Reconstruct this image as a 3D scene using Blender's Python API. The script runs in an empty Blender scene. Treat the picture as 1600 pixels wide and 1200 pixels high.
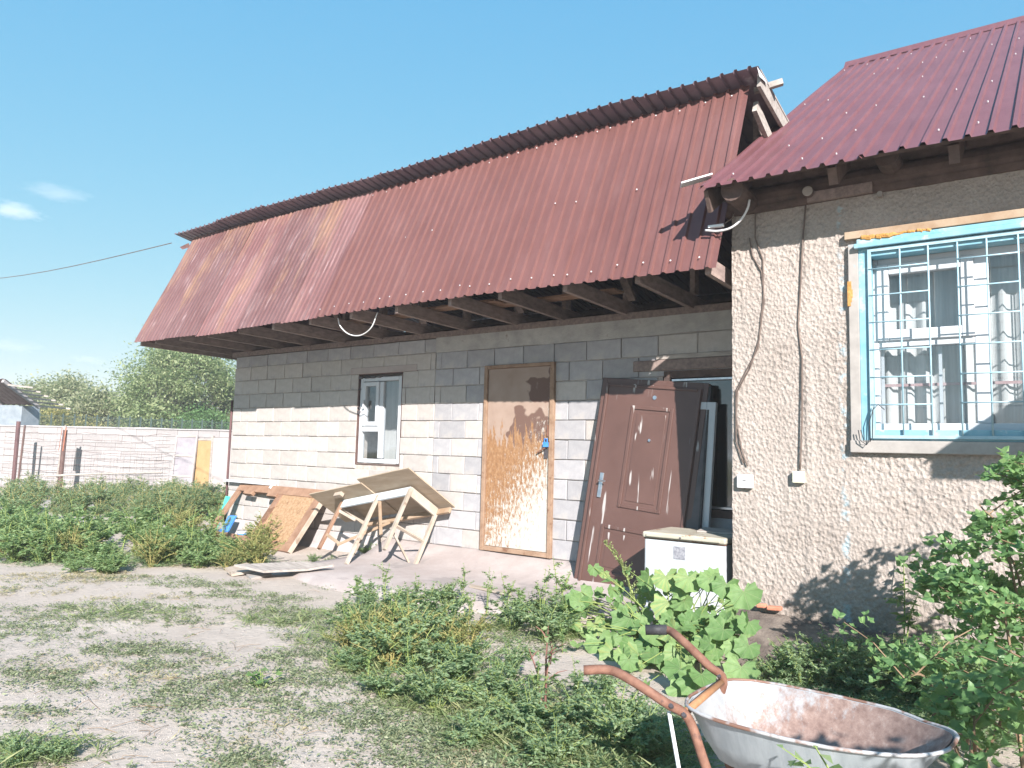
import bpy, math, random
import numpy as np
from mathutils import Vector, Matrix, noise as mnoise

random.seed(7)
RNG = np.random.default_rng(7)
S = bpy.context.scene
COL = S.collection
PI = math.pi
R = math.radians

# ---------------------------------------------------------------- camera
F_PX = 1150.0                                   # focal length in pixels of the 1600 px wide photograph
pitch, roll, head = R(5.3), R(1.48), R(53.5)
cp, sp, cr, sr = math.cos(pitch), math.sin(pitch), math.cos(roll), math.sin(roll)
ch, sh = math.cos(head), math.sin(head)
W = (np.array([[sh, -ch, 0], [ch, sh, 0], [0, 0, 1]])
     @ np.array([[1, 0, 0], [0, cp, -sp], [0, sp, cp]])
     @ np.array([[1, 0, 0], [0, 0, -1], [0, 1, 0]])
     @ np.array([[cr, -sr, 0], [sr, cr, 0], [0, 0, 1]]))
CAM = np.array([0.0, -6.5, 1.32])
cam = bpy.data.cameras.new('camera')
cam.sensor_width = 36
cam.lens = F_PX * 36 / 1600
cam.clip_start = 0.05
cam.clip_end = 9000
camo = bpy.data.objects.new('camera', cam)
camo.matrix_world = Matrix([[*W[i], CAM[i]] for i in range(3)] + [[0, 0, 0, 1]])
COL.objects.link(camo)
S.camera = camo

# ---------------------------------------------------------------- sky, sun, exposure
SUN_AZ, SUN_EL = R(46), R(28)                   # light travels towards +Y, turned 46 degrees to -X
world = bpy.data.worlds.new('World')
S.world = world
world.use_nodes = True
nt = world.node_tree
bg = nt.nodes['Background']
sky = nt.nodes.new('ShaderNodeTexSky')
sky.sky_type = 'NISHITA'
sky.sun_disc = False
sky.sun_elevation = SUN_EL
sky.sun_rotation = PI - SUN_AZ
sky.altitude = 400
sky.air_density = 1.0
sky.dust_density = 0.1
sky.ozone_density = 3.0
# even grade of the whole dome towards the pale cyan of the photograph's sky
sep = nt.nodes.new('ShaderNodeSeparateColor'); com = nt.nodes.new('ShaderNodeCombineColor')
nt.links.new(sky.outputs[0], sep.inputs[0])
for i, (ex_, sc) in enumerate(((0.76, 0.86), (0.36, 1.88), (0.10, 3.28))):
    pw = nt.nodes.new('ShaderNodeMath'); pw.operation = 'POWER'; pw.inputs[1].default_value = ex_
    ml = nt.nodes.new('ShaderNodeMath'); ml.operation = 'MULTIPLY'; ml.inputs[1].default_value = sc
    nt.links.new(sep.outputs[i], pw.inputs[0]); nt.links.new(pw.outputs[0], ml.inputs[0]); nt.links.new(ml.outputs[0], com.inputs[i])
nt.links.new(com.outputs[0], bg.inputs[0])
bg.inputs[1].default_value = 0.083
sl = bpy.data.lights.new('sun', 'SUN')
sl.energy = 4.3
sl.angle = R(0.53)
sl.color = (1.0, 0.943, 0.895)
so = bpy.data.objects.new('sun', sl)
sdir = Vector((-math.sin(SUN_AZ) * math.cos(SUN_EL), math.cos(SUN_AZ) * math.cos(SUN_EL), -math.sin(SUN_EL)))
so.rotation_euler = sdir.to_track_quat('-Z', 'Y').to_euler()
so.location = (6, -8, 9)
COL.objects.link(so)
S.view_settings.view_transform = 'Standard'
S.view_settings.look = 'None'
S.view_settings.gamma = 1
S.view_settings.use_curve_mapping = False
S.view_settings.exposure = 1.48
S.cycles.max_bounces = 6
S.cycles.transparent_max_bounces = 8
S.cycles.volume_bounces = 4
S.cycles.diffuse_bounces = 3
S.cycles.glossy_bounces = 3

# ---------------------------------------------------------------- helpers: placing
def ray(px, py):
    return W @ np.array([px - 800.0, -(py - 600.0), -F_PX])
def on_plane(px, py, p0, n):
    r = ray(px, py); n = np.array(n, float)
    return CAM + r * (np.dot(np.array(p0, float) - CAM, n) / np.dot(r, n))
def gp(px, py, z=0.0): return on_plane(px, py, (0, 0, z), (0, 0, 1))
def wp(px, py, y=0.0): return on_plane(px, py, (0, y, 0), (0, 1, 0))

# ---------------------------------------------------------------- helpers: objects
ROOT = {}
def root_of(o):
    while o is not None and o.parent is not None: o = o.parent
    return o
def thing(name, label, cat, loc=(0, 0, 0), rotz=0.0, group=None):
    o = bpy.data.objects.new(name, None)
    o.empty_display_size = 0.1
    o.location = Vector([float(q) for q in loc]); o.rotation_euler = (0, 0, rotz)
    COL.objects.link(o)
    o['label'] = label; o['category'] = cat
    if group: o['group'] = group
    ROOT[o.name] = Matrix.Translation(o.location) @ Matrix.Rotation(rotz, 4, 'Z')
    return o
def structure(o, label=None):
    o['kind'] = 'structure'
    if label: o['label'] = label
    return o
def link_mesh(name, me, m, parent=None):
    o = bpy.data.objects.new(name, me)
    if m is not None and not me.materials: me.materials.append(m)
    COL.objects.link(o)
    if parent is not None: o.parent = parent
    return o
def copy_tree(o, parent=None):
    c = o.copy(); COL.objects.link(c); c.parent = parent
    for k in list(o.children): copy_tree(k, c)
    return c

class MB:
    def __init__(s): s.v = []; s.f = []
    def add(s, vs, fs):
        b = len(s.v); s.v += [tuple(float(q) for q in x) for x in vs]; s.f += [tuple(i + b for i in f) for f in fs]
        return s
    def box(s, a, b):
        (x0, y0, z0), (x1, y1, z1) = a, b
        x0, x1 = min(x0, x1), max(x0, x1); y0, y1 = min(y0, y1), max(y0, y1); z0, z1 = min(z0, z1), max(z0, z1)
        return s.add([(x0, y0, z0), (x1, y0, z0), (x1, y1, z0), (x0, y1, z0), (x0, y0, z1), (x1, y0, z1), (x1, y1, z1), (x0, y1, z1)],
                     [(0, 3, 2, 1), (4, 5, 6, 7), (0, 1, 5, 4), (1, 2, 6, 5), (2, 3, 7, 6), (3, 0, 4, 7)])
    def obox(s, o, ax, ay, az):
        o, ax, ay, az = (Vector([float(q) for q in x]) for x in (o, ax, ay, az))
        p = [o + ax * i + ay * j + az * k for k in (0, 1) for j in (0, 1) for i in (0, 1)]
        return s.add(p, [(0, 2, 3, 1), (4, 5, 7, 6), (0, 1, 5, 4), (1, 3, 7, 5), (3, 2, 6, 7), (2, 0, 4, 6)])
    def beam(s, a, b, w, h, up=(0, 0, 1)):
        a, b = Vector([float(q) for q in a]), Vector([float(q) for q in b]); d = b - a; up = Vector([float(q) for q in up])
        sx = d.cross(up).normalized() * w; uz = sx.cross(d).normalized() * h
        return s.obox(a - sx / 2 - uz / 2, d, sx, uz)
    def tube(s, pts, r, n=6, caps=True):
        pts = [Vector([float(q) for q in p]) for p in pts]; rs = r if isinstance(r, (list, tuple)) else [r] * len(pts)
        ref = Vector((0.31, 0.17, 0.93)); vs = []; fs = []
        for i, p in enumerate(pts):
            d = (pts[min(i + 1, len(pts) - 1)] - pts[max(i - 1, 0)]).normalized()
            e = d.cross(ref)
            if e.length < 1e-3: e = d.cross(Vector((1, 0, 0)))
            e.normalize(); g = d.cross(e)
            vs += [p + (e * math.cos(2 * PI * k / n) + g * math.sin(2 * PI * k / n)) * rs[i] for k in range(n)]
        for i in range(len(pts) - 1):
            fs += [(i * n + k, i * n + (k + 1) % n, (i + 1) * n + (k + 1) % n, (i + 1) * n + k) for k in range(n)]
        if caps: fs += [tuple(range(n))[::-1], tuple((len(pts) - 1) * n + k for k in range(n))]
        return s.add(vs, fs)
    def build(s, name, m, parent=None, smooth=False, local=False, bevel=0.0):
        me = bpy.data.meshes.new(name)
        v = s.v
        if parent is not None and not local:
            inv = ROOT[root_of(parent).name].inverted(); v = [inv @ Vector(q) for q in v]
        me.from_pydata(v, [], s.f); me.validate()
        if smooth: me.shade_smooth()
        o = link_mesh(name, me, m, parent)
        if bevel:
            b = o.modifiers.new('bevel', 'BEVEL'); b.width = bevel; b.segments = 2; b.limit_method = 'ANGLE'
        return o

def smooth_path(pts, n=6):
    P = [Vector([float(q) for q in p]) for p in pts]; P = [P[0] * 2 - P[1]] + P + [P[-1] * 2 - P[-2]]; out = []
    for i in range(1, len(P) - 2):
        for k_ in range(n):
            u = k_ / n; p0, p1, p2, p3 = P[i - 1:i + 3]
            out.append(0.5 * ((2 * p1) + (-p0 + p2) * u + (2 * p0 - 5 * p1 + 4 * p2 - p3) * u * u + (-p0 + 3 * p1 - 3 * p2 + p3) * u ** 3))
    return out + [P[-2]]

def mesh_np(name, V, Q, rnd=None, smooth=False):
    me = bpy.data.meshes.new(name)
    V = np.asarray(V, np.float32); Q = np.asarray(Q, np.int32); k = Q.shape[1]
    me.vertices.add(len(V)); me.vertices.foreach_set('co', V.ravel())
    me.loops.add(Q.size); me.loops.foreach_set('vertex_index', Q.ravel())
    me.polygons.add(len(Q)); me.polygons.foreach_set('loop_start', np.arange(0, Q.size, k, dtype=np.int32))
    me.update(calc_edges=True)
    if smooth: me.shade_smooth()
    if rnd is not None:
        a = me.attributes.new('rnd', 'FLOAT', 'FACE'); a.data.foreach_set('value', np.asarray(rnd, np.float32))
    return me

# ---------------------------------------------------------------- helpers: materials
class NM:
    def __init__(s, name):
        s.m = bpy.data.materials.new(name); s.m.use_nodes = True; s.t = s.m.node_tree
        s.p = s.t.nodes['Principled BSDF']; s.out = s.t.nodes['Material Output']; s.tc = None
    def n(s, kind, **kw):
        x = s.t.nodes.new('ShaderNode' + kind)
        for k, v in kw.items():
            if k in x.inputs: x.inputs[k].default_value = v
            else: setattr(x, k, v)
        return x
    def l(s, a, b): s.t.links.new(a, b)
    def co(s, scale=(1, 1, 1), kind='Object', loc=(0, 0, 0), rot=(0, 0, 0)):
        if s.tc is None: s.tc = s.n('TexCoord')
        mp = s.n('Mapping'); mp.inputs['Scale'].default_value = scale; mp.inputs['Location'].default_value = loc; mp.inputs['Rotation'].default_value = rot
        s.l(s.tc.outputs[kind], mp.inputs[0]); return mp.outputs[0]
    def noise(s, co, scale, detail=4, rough=0.6, dist=0.0):
        x = s.n('TexNoise'); x.inputs['Scale'].default_value = scale; x.inputs['Detail'].default_value = detail
        x.inputs['Roughness'].default_value = rough; x.inputs['Distortion'].default_value = dist
        s.l(co, x.inputs['Vector']); return x.outputs['Fac']
    def ramp(s, fac, stops, interp='LINEAR'):
        x = s.n('ValToRGB'); e = x.color_ramp; e.interpolation = interp
        while len(e.elements) < len(stops): e.elements.new(0.5)
        for el, (p, c) in zip(e.elements, stops):
            el.position = p; el.color = (*c, 1) if len(c) == 3 else c
        s.l(fac, x.inputs[0]); return x.outputs[0]
    def mix(s, fac, a, b, kind='MIX'):
        x = s.n('Mix', data_type='RGBA', blend_type=kind)
        for val, idx in ((fac, 0), (a, 6), (b, 7)):
            if hasattr(val, 'links') or hasattr(val, 'is_linked'): s.l(val, x.inputs[idx])
            else: x.inputs[idx].default_value = (*val, 1) if isinstance(val, tuple) else val
        return x.outputs[2]
    def math(s, op, a, b=0.0, clamp=False):
        x = s.n('Math', operation=op, use_clamp=clamp)
        for val, i in ((a, 0), (b, 1)):
            if hasattr(val, 'is_linked'): s.l(val, x.inputs[i])
            else: x.inputs[i].default_value = val
        return x.outputs[0]
    def bump(s, h, strength=0.5, dist=0.01):
        x = s.n('Bump'); x.inputs['Strength'].default_value = strength; x.inputs['Distance'].default_value = dist
        s.l(h, x.inputs['Height']); s.l(x.outputs[0], s.p.inputs['Normal']); return x
    def base(s, c):
        if hasattr(c, 'is_linked'): s.l(c, s.p.inputs['Base Color'])
        else: s.p.inputs['Base Color'].default_value = (*c, 1)
    def set(s, rough=None, metal=None, spec=None):
        if rough is not None: s.p.inputs['Roughness'].default_value = rough
        if metal is not None: s.p.inputs['Metallic'].default_value = metal
        if spec is not None: s.p.inputs['Specular IOR Level'].default_value = spec
        return s

def noisy(name, c1, c2, scale=8, rough=0.8, bump=0.3, bscale=60, bdist=0.004, rand=0.0, stretch=(1, 1, 1), spec=0.3, metal=0.0, lo=0.35, hi=0.65, c3=None, s3=2.0, t3=0.6):
    k = NM(name); co = k.co(stretch)
    c = k.ramp(k.noise(co, scale, 6, 0.65), [(lo, c1), (hi, c2)])
    if c3 is not None:
        c = k.mix(k.ramp(k.noise(co, s3, 5, 0.7), [(t3, (0, 0, 0)), (t3 + 0.06, (1, 1, 1))]), c, c3)
    if rand:
        oi = k.n('ObjectInfo'); v = k.math('ADD', k.math('MULTIPLY', oi.outputs['Random'], rand), 1 - rand / 2)
        hs = k.n('HueSaturation'); k.l(v, hs.inputs['Value']); k.l(c, hs.inputs['Color']); c = hs.outputs[0]
    k.base(c); k.set(rough, metal, spec)
    if bump: k.bump(k.noise(co, bscale, 5, 0.7), bump, bdist)
    return k.m

M = {}
M['block'] = noisy('block', (0.375, 0.345, 0.325), (0.45, 0.42, 0.398), 9, 0.92, 0.7, 90, 0.006, rand=0.16, spec=0.1, c3=(0.345, 0.325, 0.32), s3=1.3, t3=0.56)
M['block_gray'] = noisy('block_gray', (0.30, 0.295, 0.31), (0.38, 0.37, 0.38), 9, 0.92, 0.7, 90, 0.006, rand=0.2, spec=0.1, c3=(0.39, 0.37, 0.36), s3=1.1, t3=0.54)
M['mortar'] = noisy('mortar', (0.34, 0.30, 0.27), (0.5, 0.44, 0.40), 14, 0.95, 0.8, 70, 0.008, spec=0.1)
M['concrete'] = noisy('concrete', (0.36, 0.33, 0.33), (0.5, 0.46, 0.45), 3, 0.93, 0.5, 60, 0.008, spec=0.1, c3=(0.42, 0.36, 0.34), s3=0.9, t3=0.5)
M['beam_concrete'] = noisy('beam_concrete', (0.30, 0.29, 0.28), (0.44, 0.42, 0.40), 4, 0.95, 0.7, 40, 0.008, spec=0.1, c3=(0.25, 0.22, 0.2), s3=2.0, t3=0.6)
M['plinth'] = noisy('plinth', (0.335, 0.285, 0.27), (0.41, 0.36, 0.345), 3, 0.95, 0.6, 50, 0.008, spec=0.1, c3=(0.30, 0.265, 0.255), s3=1.2, t3=0.55)
M['wood_gray'] = noisy('wood_gray', (0.26, 0.23, 0.21), (0.40, 0.36, 0.33), 5, 0.85, 0.4, 40, 0.004, stretch=(1, 6, 6), spec=0.2, rand=0.25)
M['wood_pale'] = noisy('wood_pale', (0.29, 0.235, 0.185), (0.39, 0.34, 0.29), 6, 0.85, 0.4, 40, 0.003, spec=0.2, rand=0.3, c3=(0.22, 0.165, 0.125), s3=4.0, t3=0.6)
M['wood_orange'] = noisy('wood_orange', (0.205, 0.115, 0.075), (0.30, 0.185, 0.125), 6, 0.8, 0.4, 40, 0.003, spec=0.25, c3=(0.15, 0.08, 0.05), s3=3.0, t3=0.58)
M['wood_brown'] = noisy('wood_brown', (0.18, 0.135, 0.125), (0.30, 0.23, 0.205), 8, 0.8, 0.5, 40, 0.006, stretch=(3, 1, 3), spec=0.2, rand=0.4)
M['wood_dark'] = noisy('wood_dark', (0.07, 0.05, 0.045), (0.14, 0.095, 0.08), 8, 0.85, 0.6, 30, 0.008, spec=0.2, rand=0.3)
M['door_frame'] = noisy('door_frame', (0.21, 0.13, 0.085), (0.32, 0.22, 0.155), 7, 0.8, 0.4, 40, 0.003, spec=0.25, c3=(0.17, 0.09, 0.055), s3=5.0, t3=0.58)
M['plywood'] = noisy('plywood', (0.30, 0.235, 0.17), (0.38, 0.31, 0.24), 3, 0.8, 0.25, 30, 0.003, stretch=(1, 5, 5), spec=0.2)
M['chipboard'] = noisy('chipboard', (0.25, 0.15, 0.08), (0.39, 0.26, 0.16), 30, 0.8, 0.5, 70, 0.003, spec=0.2, c3=(0.19, 0.1, 0.06), s3=8, t3=0.6)
M['paint_blue_white'] = noisy('paint_blue_white', (0.38, 0.45, 0.50), (0.54, 0.55, 0.55), 9, 0.6, 0.3, 40, 0.002, spec=0.3, c3=(0.38, 0.32, 0.26), s3=6, t3=0.6)
M['pvc'] = noisy('pvc', (0.47, 0.49, 0.52), (0.53, 0.545, 0.57), 3, 0.35, 0.05, 30, 0.001, spec=0.45)
M['foam'] = noisy('foam', (0.40, 0.20, 0.06), (0.50, 0.28, 0.10), 20, 0.9, 1.0, 40, 0.01, spec=0.1)
M['blue'] = noisy('blue', (0.15, 0.335, 0.42), (0.24, 0.41, 0.48), 6, 0.45, 0.2, 40, 0.002, spec=0.4, c3=(0.35, 0.46, 0.51), s3=5, t3=0.55)
M['blue_pale'] = noisy('blue_pale', (0.25, 0.40, 0.47), (0.35, 0.49, 0.55), 9, 0.45, 0.2, 40, 0.002, spec=0.4)
M['trim_gray'] = noisy('trim_gray', (0.27, 0.25, 0.235), (0.36, 0.335, 0.315), 6, 0.85, 0.4, 50, 0.003, spec=0.2, c3=(0.25, 0.35, 0.395), s3=3.0, t3=0.62)
M['wood_raw'] = noisy('wood_raw', (0.27, 0.18, 0.115), (0.36, 0.275, 0.2), 6, 0.85, 0.4, 40, 0.004, spec=0.2)
M['iron'] = noisy('iron', (0.085, 0.05, 0.045), (0.13, 0.08, 0.07), 10, 0.7, 0.3, 60, 0.002, spec=0.3)
M['rust'] = noisy('rust', (0.14, 0.065, 0.045), (0.22, 0.115, 0.08), 24, 0.75, 0.4, 120, 0.002, spec=0.3, c3=(0.11, 0.06, 0.05), s3=9, t3=0.58)
M['rust_orange'] = noisy('rust_orange', (0.27, 0.13, 0.06), (0.36, 0.19, 0.10), 20, 0.75, 0.4, 120, 0.002, spec=0.3)
M['black'] = noisy('black', (0.02, 0.02, 0.022), (0.05, 0.05, 0.055), 10, 0.6, 0.2, 80, 0.002)
M['dark_metal'] = noisy('dark_metal', (0.05, 0.045, 0.05), (0.09, 0.08, 0.085), 6, 0.45, 0.2, 40, 0.002, spec=0.5, c3=(0.3, 0.3, 0.32), s3=7, t3=0.68)
M['chrome'] = noisy('chrome', (0.45, 0.46, 0.5), (0.62, 0.63, 0.66), 20, 0.3, 0.1, 50, 0.001, metal=0.9, spec=0.5)
M['cable'] = noisy('cable', (0.10, 0.075, 0.065), (0.16, 0.12, 0.10), 10, 0.6, 0, spec=0.3)
M['cable_white'] = noisy('cable_white', (0.55, 0.55, 0.56), (0.66, 0.66, 0.66), 10, 0.5, 0, spec=0.4)
M['socket'] = noisy('socket', (0.58, 0.60, 0.64), (0.66, 0.66, 0.68), 5, 0.4, 0, spec=0.4)
M['cream'] = noisy('cream', (0.60, 0.58, 0.44), (0.66, 0.65, 0.53), 5, 0.45, 0, spec=0.4)
M['white_enamel'] = noisy('white_enamel', (0.43, 0.455, 0.49), (0.48, 0.50, 0.53), 2, 0.3, 0.03, 20, 0.001, spec=0.5, c3=(0.40, 0.36, 0.31), s3=3, t3=0.7)
M['lid'] = noisy('lid', (0.38, 0.345, 0.275), (0.46, 0.43, 0.36), 4, 0.45, 0.2, 30, 0.002, spec=0.4, c3=(0.25, 0.13, 0.07), s3=5, t3=0.58)
M['label_gray'] = noisy('label_gray', (0.16, 0.16, 0.19), (0.34, 0.34, 0.37), 60, 0.6, 0, spec=0.3)
M['whitewash'] = noisy('whitewash', (0.27, 0.25, 0.25), (0.36, 0.34, 0.34), 2.5, 0.95, 0.6, 30, 0.012, rand=0.2, spec=0.1, c3=(0.33, 0.355, 0.365), s3=0.8, t3=0.58)
M['whitewash_joint'] = noisy('whitewash_joint', (0.2, 0.185, 0.18), (0.27, 0.25, 0.24), 4, 0.95, 0.5, 30, 0.01, spec=0.1)
M['pale_tin'] = noisy('pale_tin', (0.30, 0.27, 0.265), (0.37, 0.335, 0.33), 3, 0.7, 0.2, 20, 0.004)
M['lilac_panel'] = noisy('lilac_panel', (0.23, 0.21, 0.235), (0.32, 0.30, 0.315), 3, 0.85, 0.3, 20, 0.004)
M['yellow_door'] = noisy('yellow_door', (0.30, 0.195, 0.09), (0.37, 0.255, 0.13), 4, 0.8, 0.2, 30, 0.003, c3=(0.2, 0.13, 0.08), s3=6, t3=0.66)
M['maroon_post'] = noisy('maroon_post', (0.085, 0.045, 0.047), (0.13, 0.07, 0.07), 5, 0.7, 0.2, 30, 0.003)
M['shed_blue'] = noisy('shed_blue', (0.19, 0.225, 0.26), (0.26, 0.295, 0.33), 4, 0.9, 0.3, 20, 0.006)  # blue-grey darkened to stand in for shade under the shed roof
M['shed_roof'] = noisy('shed_roof', (0.22, 0.14, 0.13), (0.32, 0.22, 0.2), 4, 0.8, 0.2, 20, 0.004)
M['green_post'] = noisy('green_post', (0.05, 0.075, 0.07), (0.07, 0.10, 0.09), 5, 0.6, 0)
M['turquoise'] = noisy('turquoise', (0.05, 0.42, 0.34), (0.10, 0.52, 0.42), 5, 0.5, 0)
M['plastic_blue'] = noisy('plastic_blue', (0.04, 0.19, 0.56), (0.08, 0.27, 0.66), 8, 0.5, 0)
M['brick_red'] = noisy('brick_red', (0.36, 0.13, 0.08), (0.48, 0.20, 0.13), 12, 0.9, 0.5, 50, 0.004, rand=0.3)
M['faded_red'] = noisy('faded_red', (0.40, 0.24, 0.24), (0.5, 0.36, 0.36), 12, 0.9, 0.2, 50, 0.002)
M['bank'] = noisy('bank', (0.11, 0.09, 0.08), (0.24, 0.20, 0.17), 7, 0.95, 1.0, 50, 0.012, spec=0.1, c3=(0.32, 0.27, 0.23), s3=3, t3=0.56)
M['bark'] = noisy('bark', (0.09, 0.075, 0.06), (0.17, 0.14, 0.11), 9, 0.95, 0.7, 20, 0.02, spec=0.1)
M['stem_green'] = noisy('stem_green', (0.16, 0.22, 0.06), (0.26, 0.30, 0.10), 10, 0.7, 0)
M['stem_yellow'] = noisy('stem_yellow', (0.26, 0.22, 0.08), (0.34, 0.29, 0.12), 10, 0.7, 0)
M['stem_brown'] = noisy('stem_brown', (0.17, 0.11, 0.07), (0.26, 0.18, 0.11), 10, 0.7, 0)
M['stem_red'] = noisy('stem_red', (0.15, 0.07, 0.06), (0.22, 0.11, 0.09), 10, 0.7, 0)
M['stone'] = noisy('stone', (0.22, 0.20, 0.185), (0.34, 0.31, 0.29), 8, 0.9, 0.5, 30, 0.006, rand=0.3)
M['curtain'] = noisy('curtain', (0.50, 0.49, 0.48), (0.64, 0.63, 0.62), 3, 0.9, 0.3, 8, 0.02, stretch=(9, 9, 0.4))
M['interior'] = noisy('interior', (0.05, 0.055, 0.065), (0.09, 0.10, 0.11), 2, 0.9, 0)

def leafmat(name, c1, c2, c3, transl=0.35, rough=0.5):
    k = NM(name)
    at = k.n('Attribute', attribute_name='rnd'); oi = k.n('ObjectInfo')
    f = k.math('FRACT', k.math('ADD', at.outputs['Fac'], k.math('MULTIPLY', oi.outputs['Random'], 0.37)))
    c = k.ramp(f, [(0.0, c1), (0.55, c2), (1.0, c3)])
    k.base(c); k.set(rough, 0, 0.35)
    tr = k.n('BsdfTranslucent'); k.l(k.mix(0.5, c, (0.29, 0.45, 0.12)), tr.inputs[0])
    mx = k.n('MixShader'); mx.inputs[0].default_value = transl
    k.l(k.p.outputs[0], mx.inputs[1]); k.l(tr.outputs[0], mx.inputs[2]); k.l(mx.outputs[0], k.out.inputs[0])
    return k.m
M['leaf_weed'] = leafmat('leaf_weed', (0.185, 0.295, 0.13), (0.255, 0.375, 0.175), (0.35, 0.43, 0.22), 0.5)
M['leaf_weed_cool'] = leafmat('leaf_weed_cool', (0.185, 0.285, 0.155), (0.26, 0.365, 0.20), (0.345, 0.42, 0.245), 0.5)
M['leaf_yellow'] = leafmat('leaf_yellow', (0.20, 0.24, 0.09), (0.29, 0.32, 0.12), (0.38, 0.36, 0.16), 0.42)
M['leaf_mat'] = leafmat('leaf_mat', (0.21, 0.25, 0.15), (0.27, 0.305, 0.185), (0.34, 0.345, 0.22), 0.4)
M['leaf_dry'] = leafmat('leaf_dry', (0.34, 0.29, 0.18), (0.40, 0.33, 0.21), (0.32, 0.30, 0.18), 0.3)
M['leaf_blade'] = leafmat('leaf_blade', (0.17, 0.23, 0.10), (0.25, 0.31, 0.14), (0.38, 0.38, 0.20), 0.45)
k = NM('leaf_mallow')
at = k.n('Attribute', attribute_name='rnd'); oi = k.n('ObjectInfo')
c = k.ramp(k.math('FRACT', k.math('ADD', at.outputs['Fac'], k.math('MULTIPLY', oi.outputs['Random'], 0.85))), [(0.0, (0.105, 0.20, 0.07)), (0.5, (0.155, 0.265, 0.10)), (0.85, (0.20, 0.31, 0.125)), (1.0, (0.29, 0.34, 0.13))])
c = k.mix(1.0, c, k.ramp(k.noise(k.co(), 5, 4, 0.6), [(0.3, (0.78, 0.82, 0.8)), (0.7, (1.12, 1.08, 1.05))]), 'MULTIPLY')
g = k.n('SeparateXYZ'); k.l(k.co(), g.inputs[0])
an = k.math('DIVIDE', k.math('ARCTAN2', g.outputs['X'], g.outputs['Y']), 0.773)
ra = k.math('SQRT', k.math('ADD', k.math('POWER', g.outputs['X'], 2.0), k.math('POWER', g.outputs['Y'], 2.0)))
ve = k.math('MULTIPLY', k.math('ABSOLUTE', k.math('SUBTRACT', k.math('FRACT', k.math('ADD', an, 100.5)), 0.5)), ra)
vf = k.ramp(ve, [(0.004, (1, 1, 1)), (0.014, (0, 0, 0))])
c = k.mix(k.math('MULTIPLY', vf, 0.55), c, (0.33, 0.40, 0.20))
k.base(c); k.set(0.55, 0, 0.3); k.bump(k.math('ADD', k.math('MULTIPLY', vf, -0.6), k.noise(k.co(), 9, 3, 0.6)), 0.6, 0.006)
tr = k.n('BsdfTranslucent'); k.l(k.mix(0.5, c, (0.30, 0.42, 0.06)), tr.inputs[0]); mx = k.n('MixShader'); mx.inputs[0].default_value = 0.36
k.l(k.p.outputs[0], mx.inputs[1]); k.l(tr.outputs[0], mx.inputs[2]); k.l(mx.outputs[0], k.out.inputs[0]); M['leaf_mallow'] = k.m
M['leaf_bush'] = leafmat('leaf_bush', (0.10, 0.20, 0.075), (0.145, 0.26, 0.10), (0.23, 0.345, 0.135), 0.42, 0.42)
M['leaf_elm'] = leafmat('leaf_elm', (0.17, 0.235, 0.11), (0.27, 0.335, 0.165), (0.40, 0.43, 0.235), 0.48)
M['leaf_willow'] = leafmat('leaf_willow', (0.27, 0.30, 0.18), (0.35, 0.37, 0.23), (0.45, 0.44, 0.29), 0.45)
M['leaf_autumn'] = leafmat('leaf_autumn', (0.28, 0.28, 0.10), (0.38, 0.34, 0.13), (0.44, 0.36, 0.16), 0.45)
M['spike'] = leafmat('spike', (0.22, 0.27, 0.10), (0.28, 0.33, 0.13), (0.34, 0.36, 0.17), 0.2)

def tin(name, base, light, rust_amt, scratch):
    k = NM(name); co = k.co()
    c = k.ramp(k.noise(co, 1.3, 4, 0.6), [(0.35, base), (0.7, light)])
    if rust_amt:
        col = k.noise(k.co((0.9, 0.25, 0.25), loc=(3.1, 0, 0)), 2.1, 3, 0.55)      # rusty where one whole sheet has worn
        fine = k.noise(k.co((5, 1, 1)), 6, 6, 0.75)
        f = k.ramp(k.math('ADD', k.math('MULTIPLY', col, 0.75), k.math('MULTIPLY', fine, 0.35)), [(0.575, (0, 0, 0)), (0.68, (1, 1, 1))])
        oi = k.n('ObjectInfo'); hs = k.n('HueSaturation'); k.l(k.math('ADD', k.math('MULTIPLY', oi.outputs['Random'], 0.45), 0.78), hs.inputs['Value']); k.l(c, hs.inputs['Color']); c = hs.outputs[0]
        c = k.mix(k.math('MULTIPLY', f, rust_amt), c, (0.29, 0.17, 0.10))
        g = k.ramp(k.noise(k.co((9, 0.7, 0.7), loc=(0, 5, 0)), 3, 5, 0.7), [(0.58, (0, 0, 0)), (0.70, (1, 1, 1))])
        c = k.mix(k.math('MULTIPLY', g, scratch), c, (0.36, 0.26, 0.26))
    d = k.ramp(k.noise(k.co((7, 1, 1)), 2.5, 6, 0.7), [(0.3, (0.86, 0.86, 0.86)), (0.7, (1.06, 1.06, 1.06))])
    c = k.mix(1.0, c, d, 'MULTIPLY')
    c = k.mix(k.math('MULTIPLY', k.ramp(k.noise(k.co((3, 0.6, 0.6), loc=(7, 1, 2)), 2.2, 6, 0.75), [(0.52, (0, 0, 0)), (0.75, (1, 1, 1))]), 0.30 if scratch else 0.07), c, (0.30, 0.235, 0.225))
    k.base(c); k.set(0.47, 0.0, 0.34)
    k.bump(k.noise(co, 5, 3, 0.5), 0.15, 0.02)
    return k.m
M['tin_new'] = tin('tin_new', (0.128, 0.056, 0.051), (0.148, 0.068, 0.063), 0, 0)
M['tin_old'] = tin('tin_old', (0.142, 0.066, 0.063), (0.19, 0.102, 0.099), 0.55, 0.7)
M['tin_house'] = tin('tin_house', (0.134, 0.053, 0.058), (0.156, 0.065, 0.072), 0, 0)
M['tin_dark'] = noisy('tin_dark', (0.15, 0.11, 0.14), (0.21, 0.16, 0.19), 3, 0.5, 0.1, 20, 0.004, spec=0.4, c3=(0.3, 0.27, 0.29), s3=1.4, t3=0.66)

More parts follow.
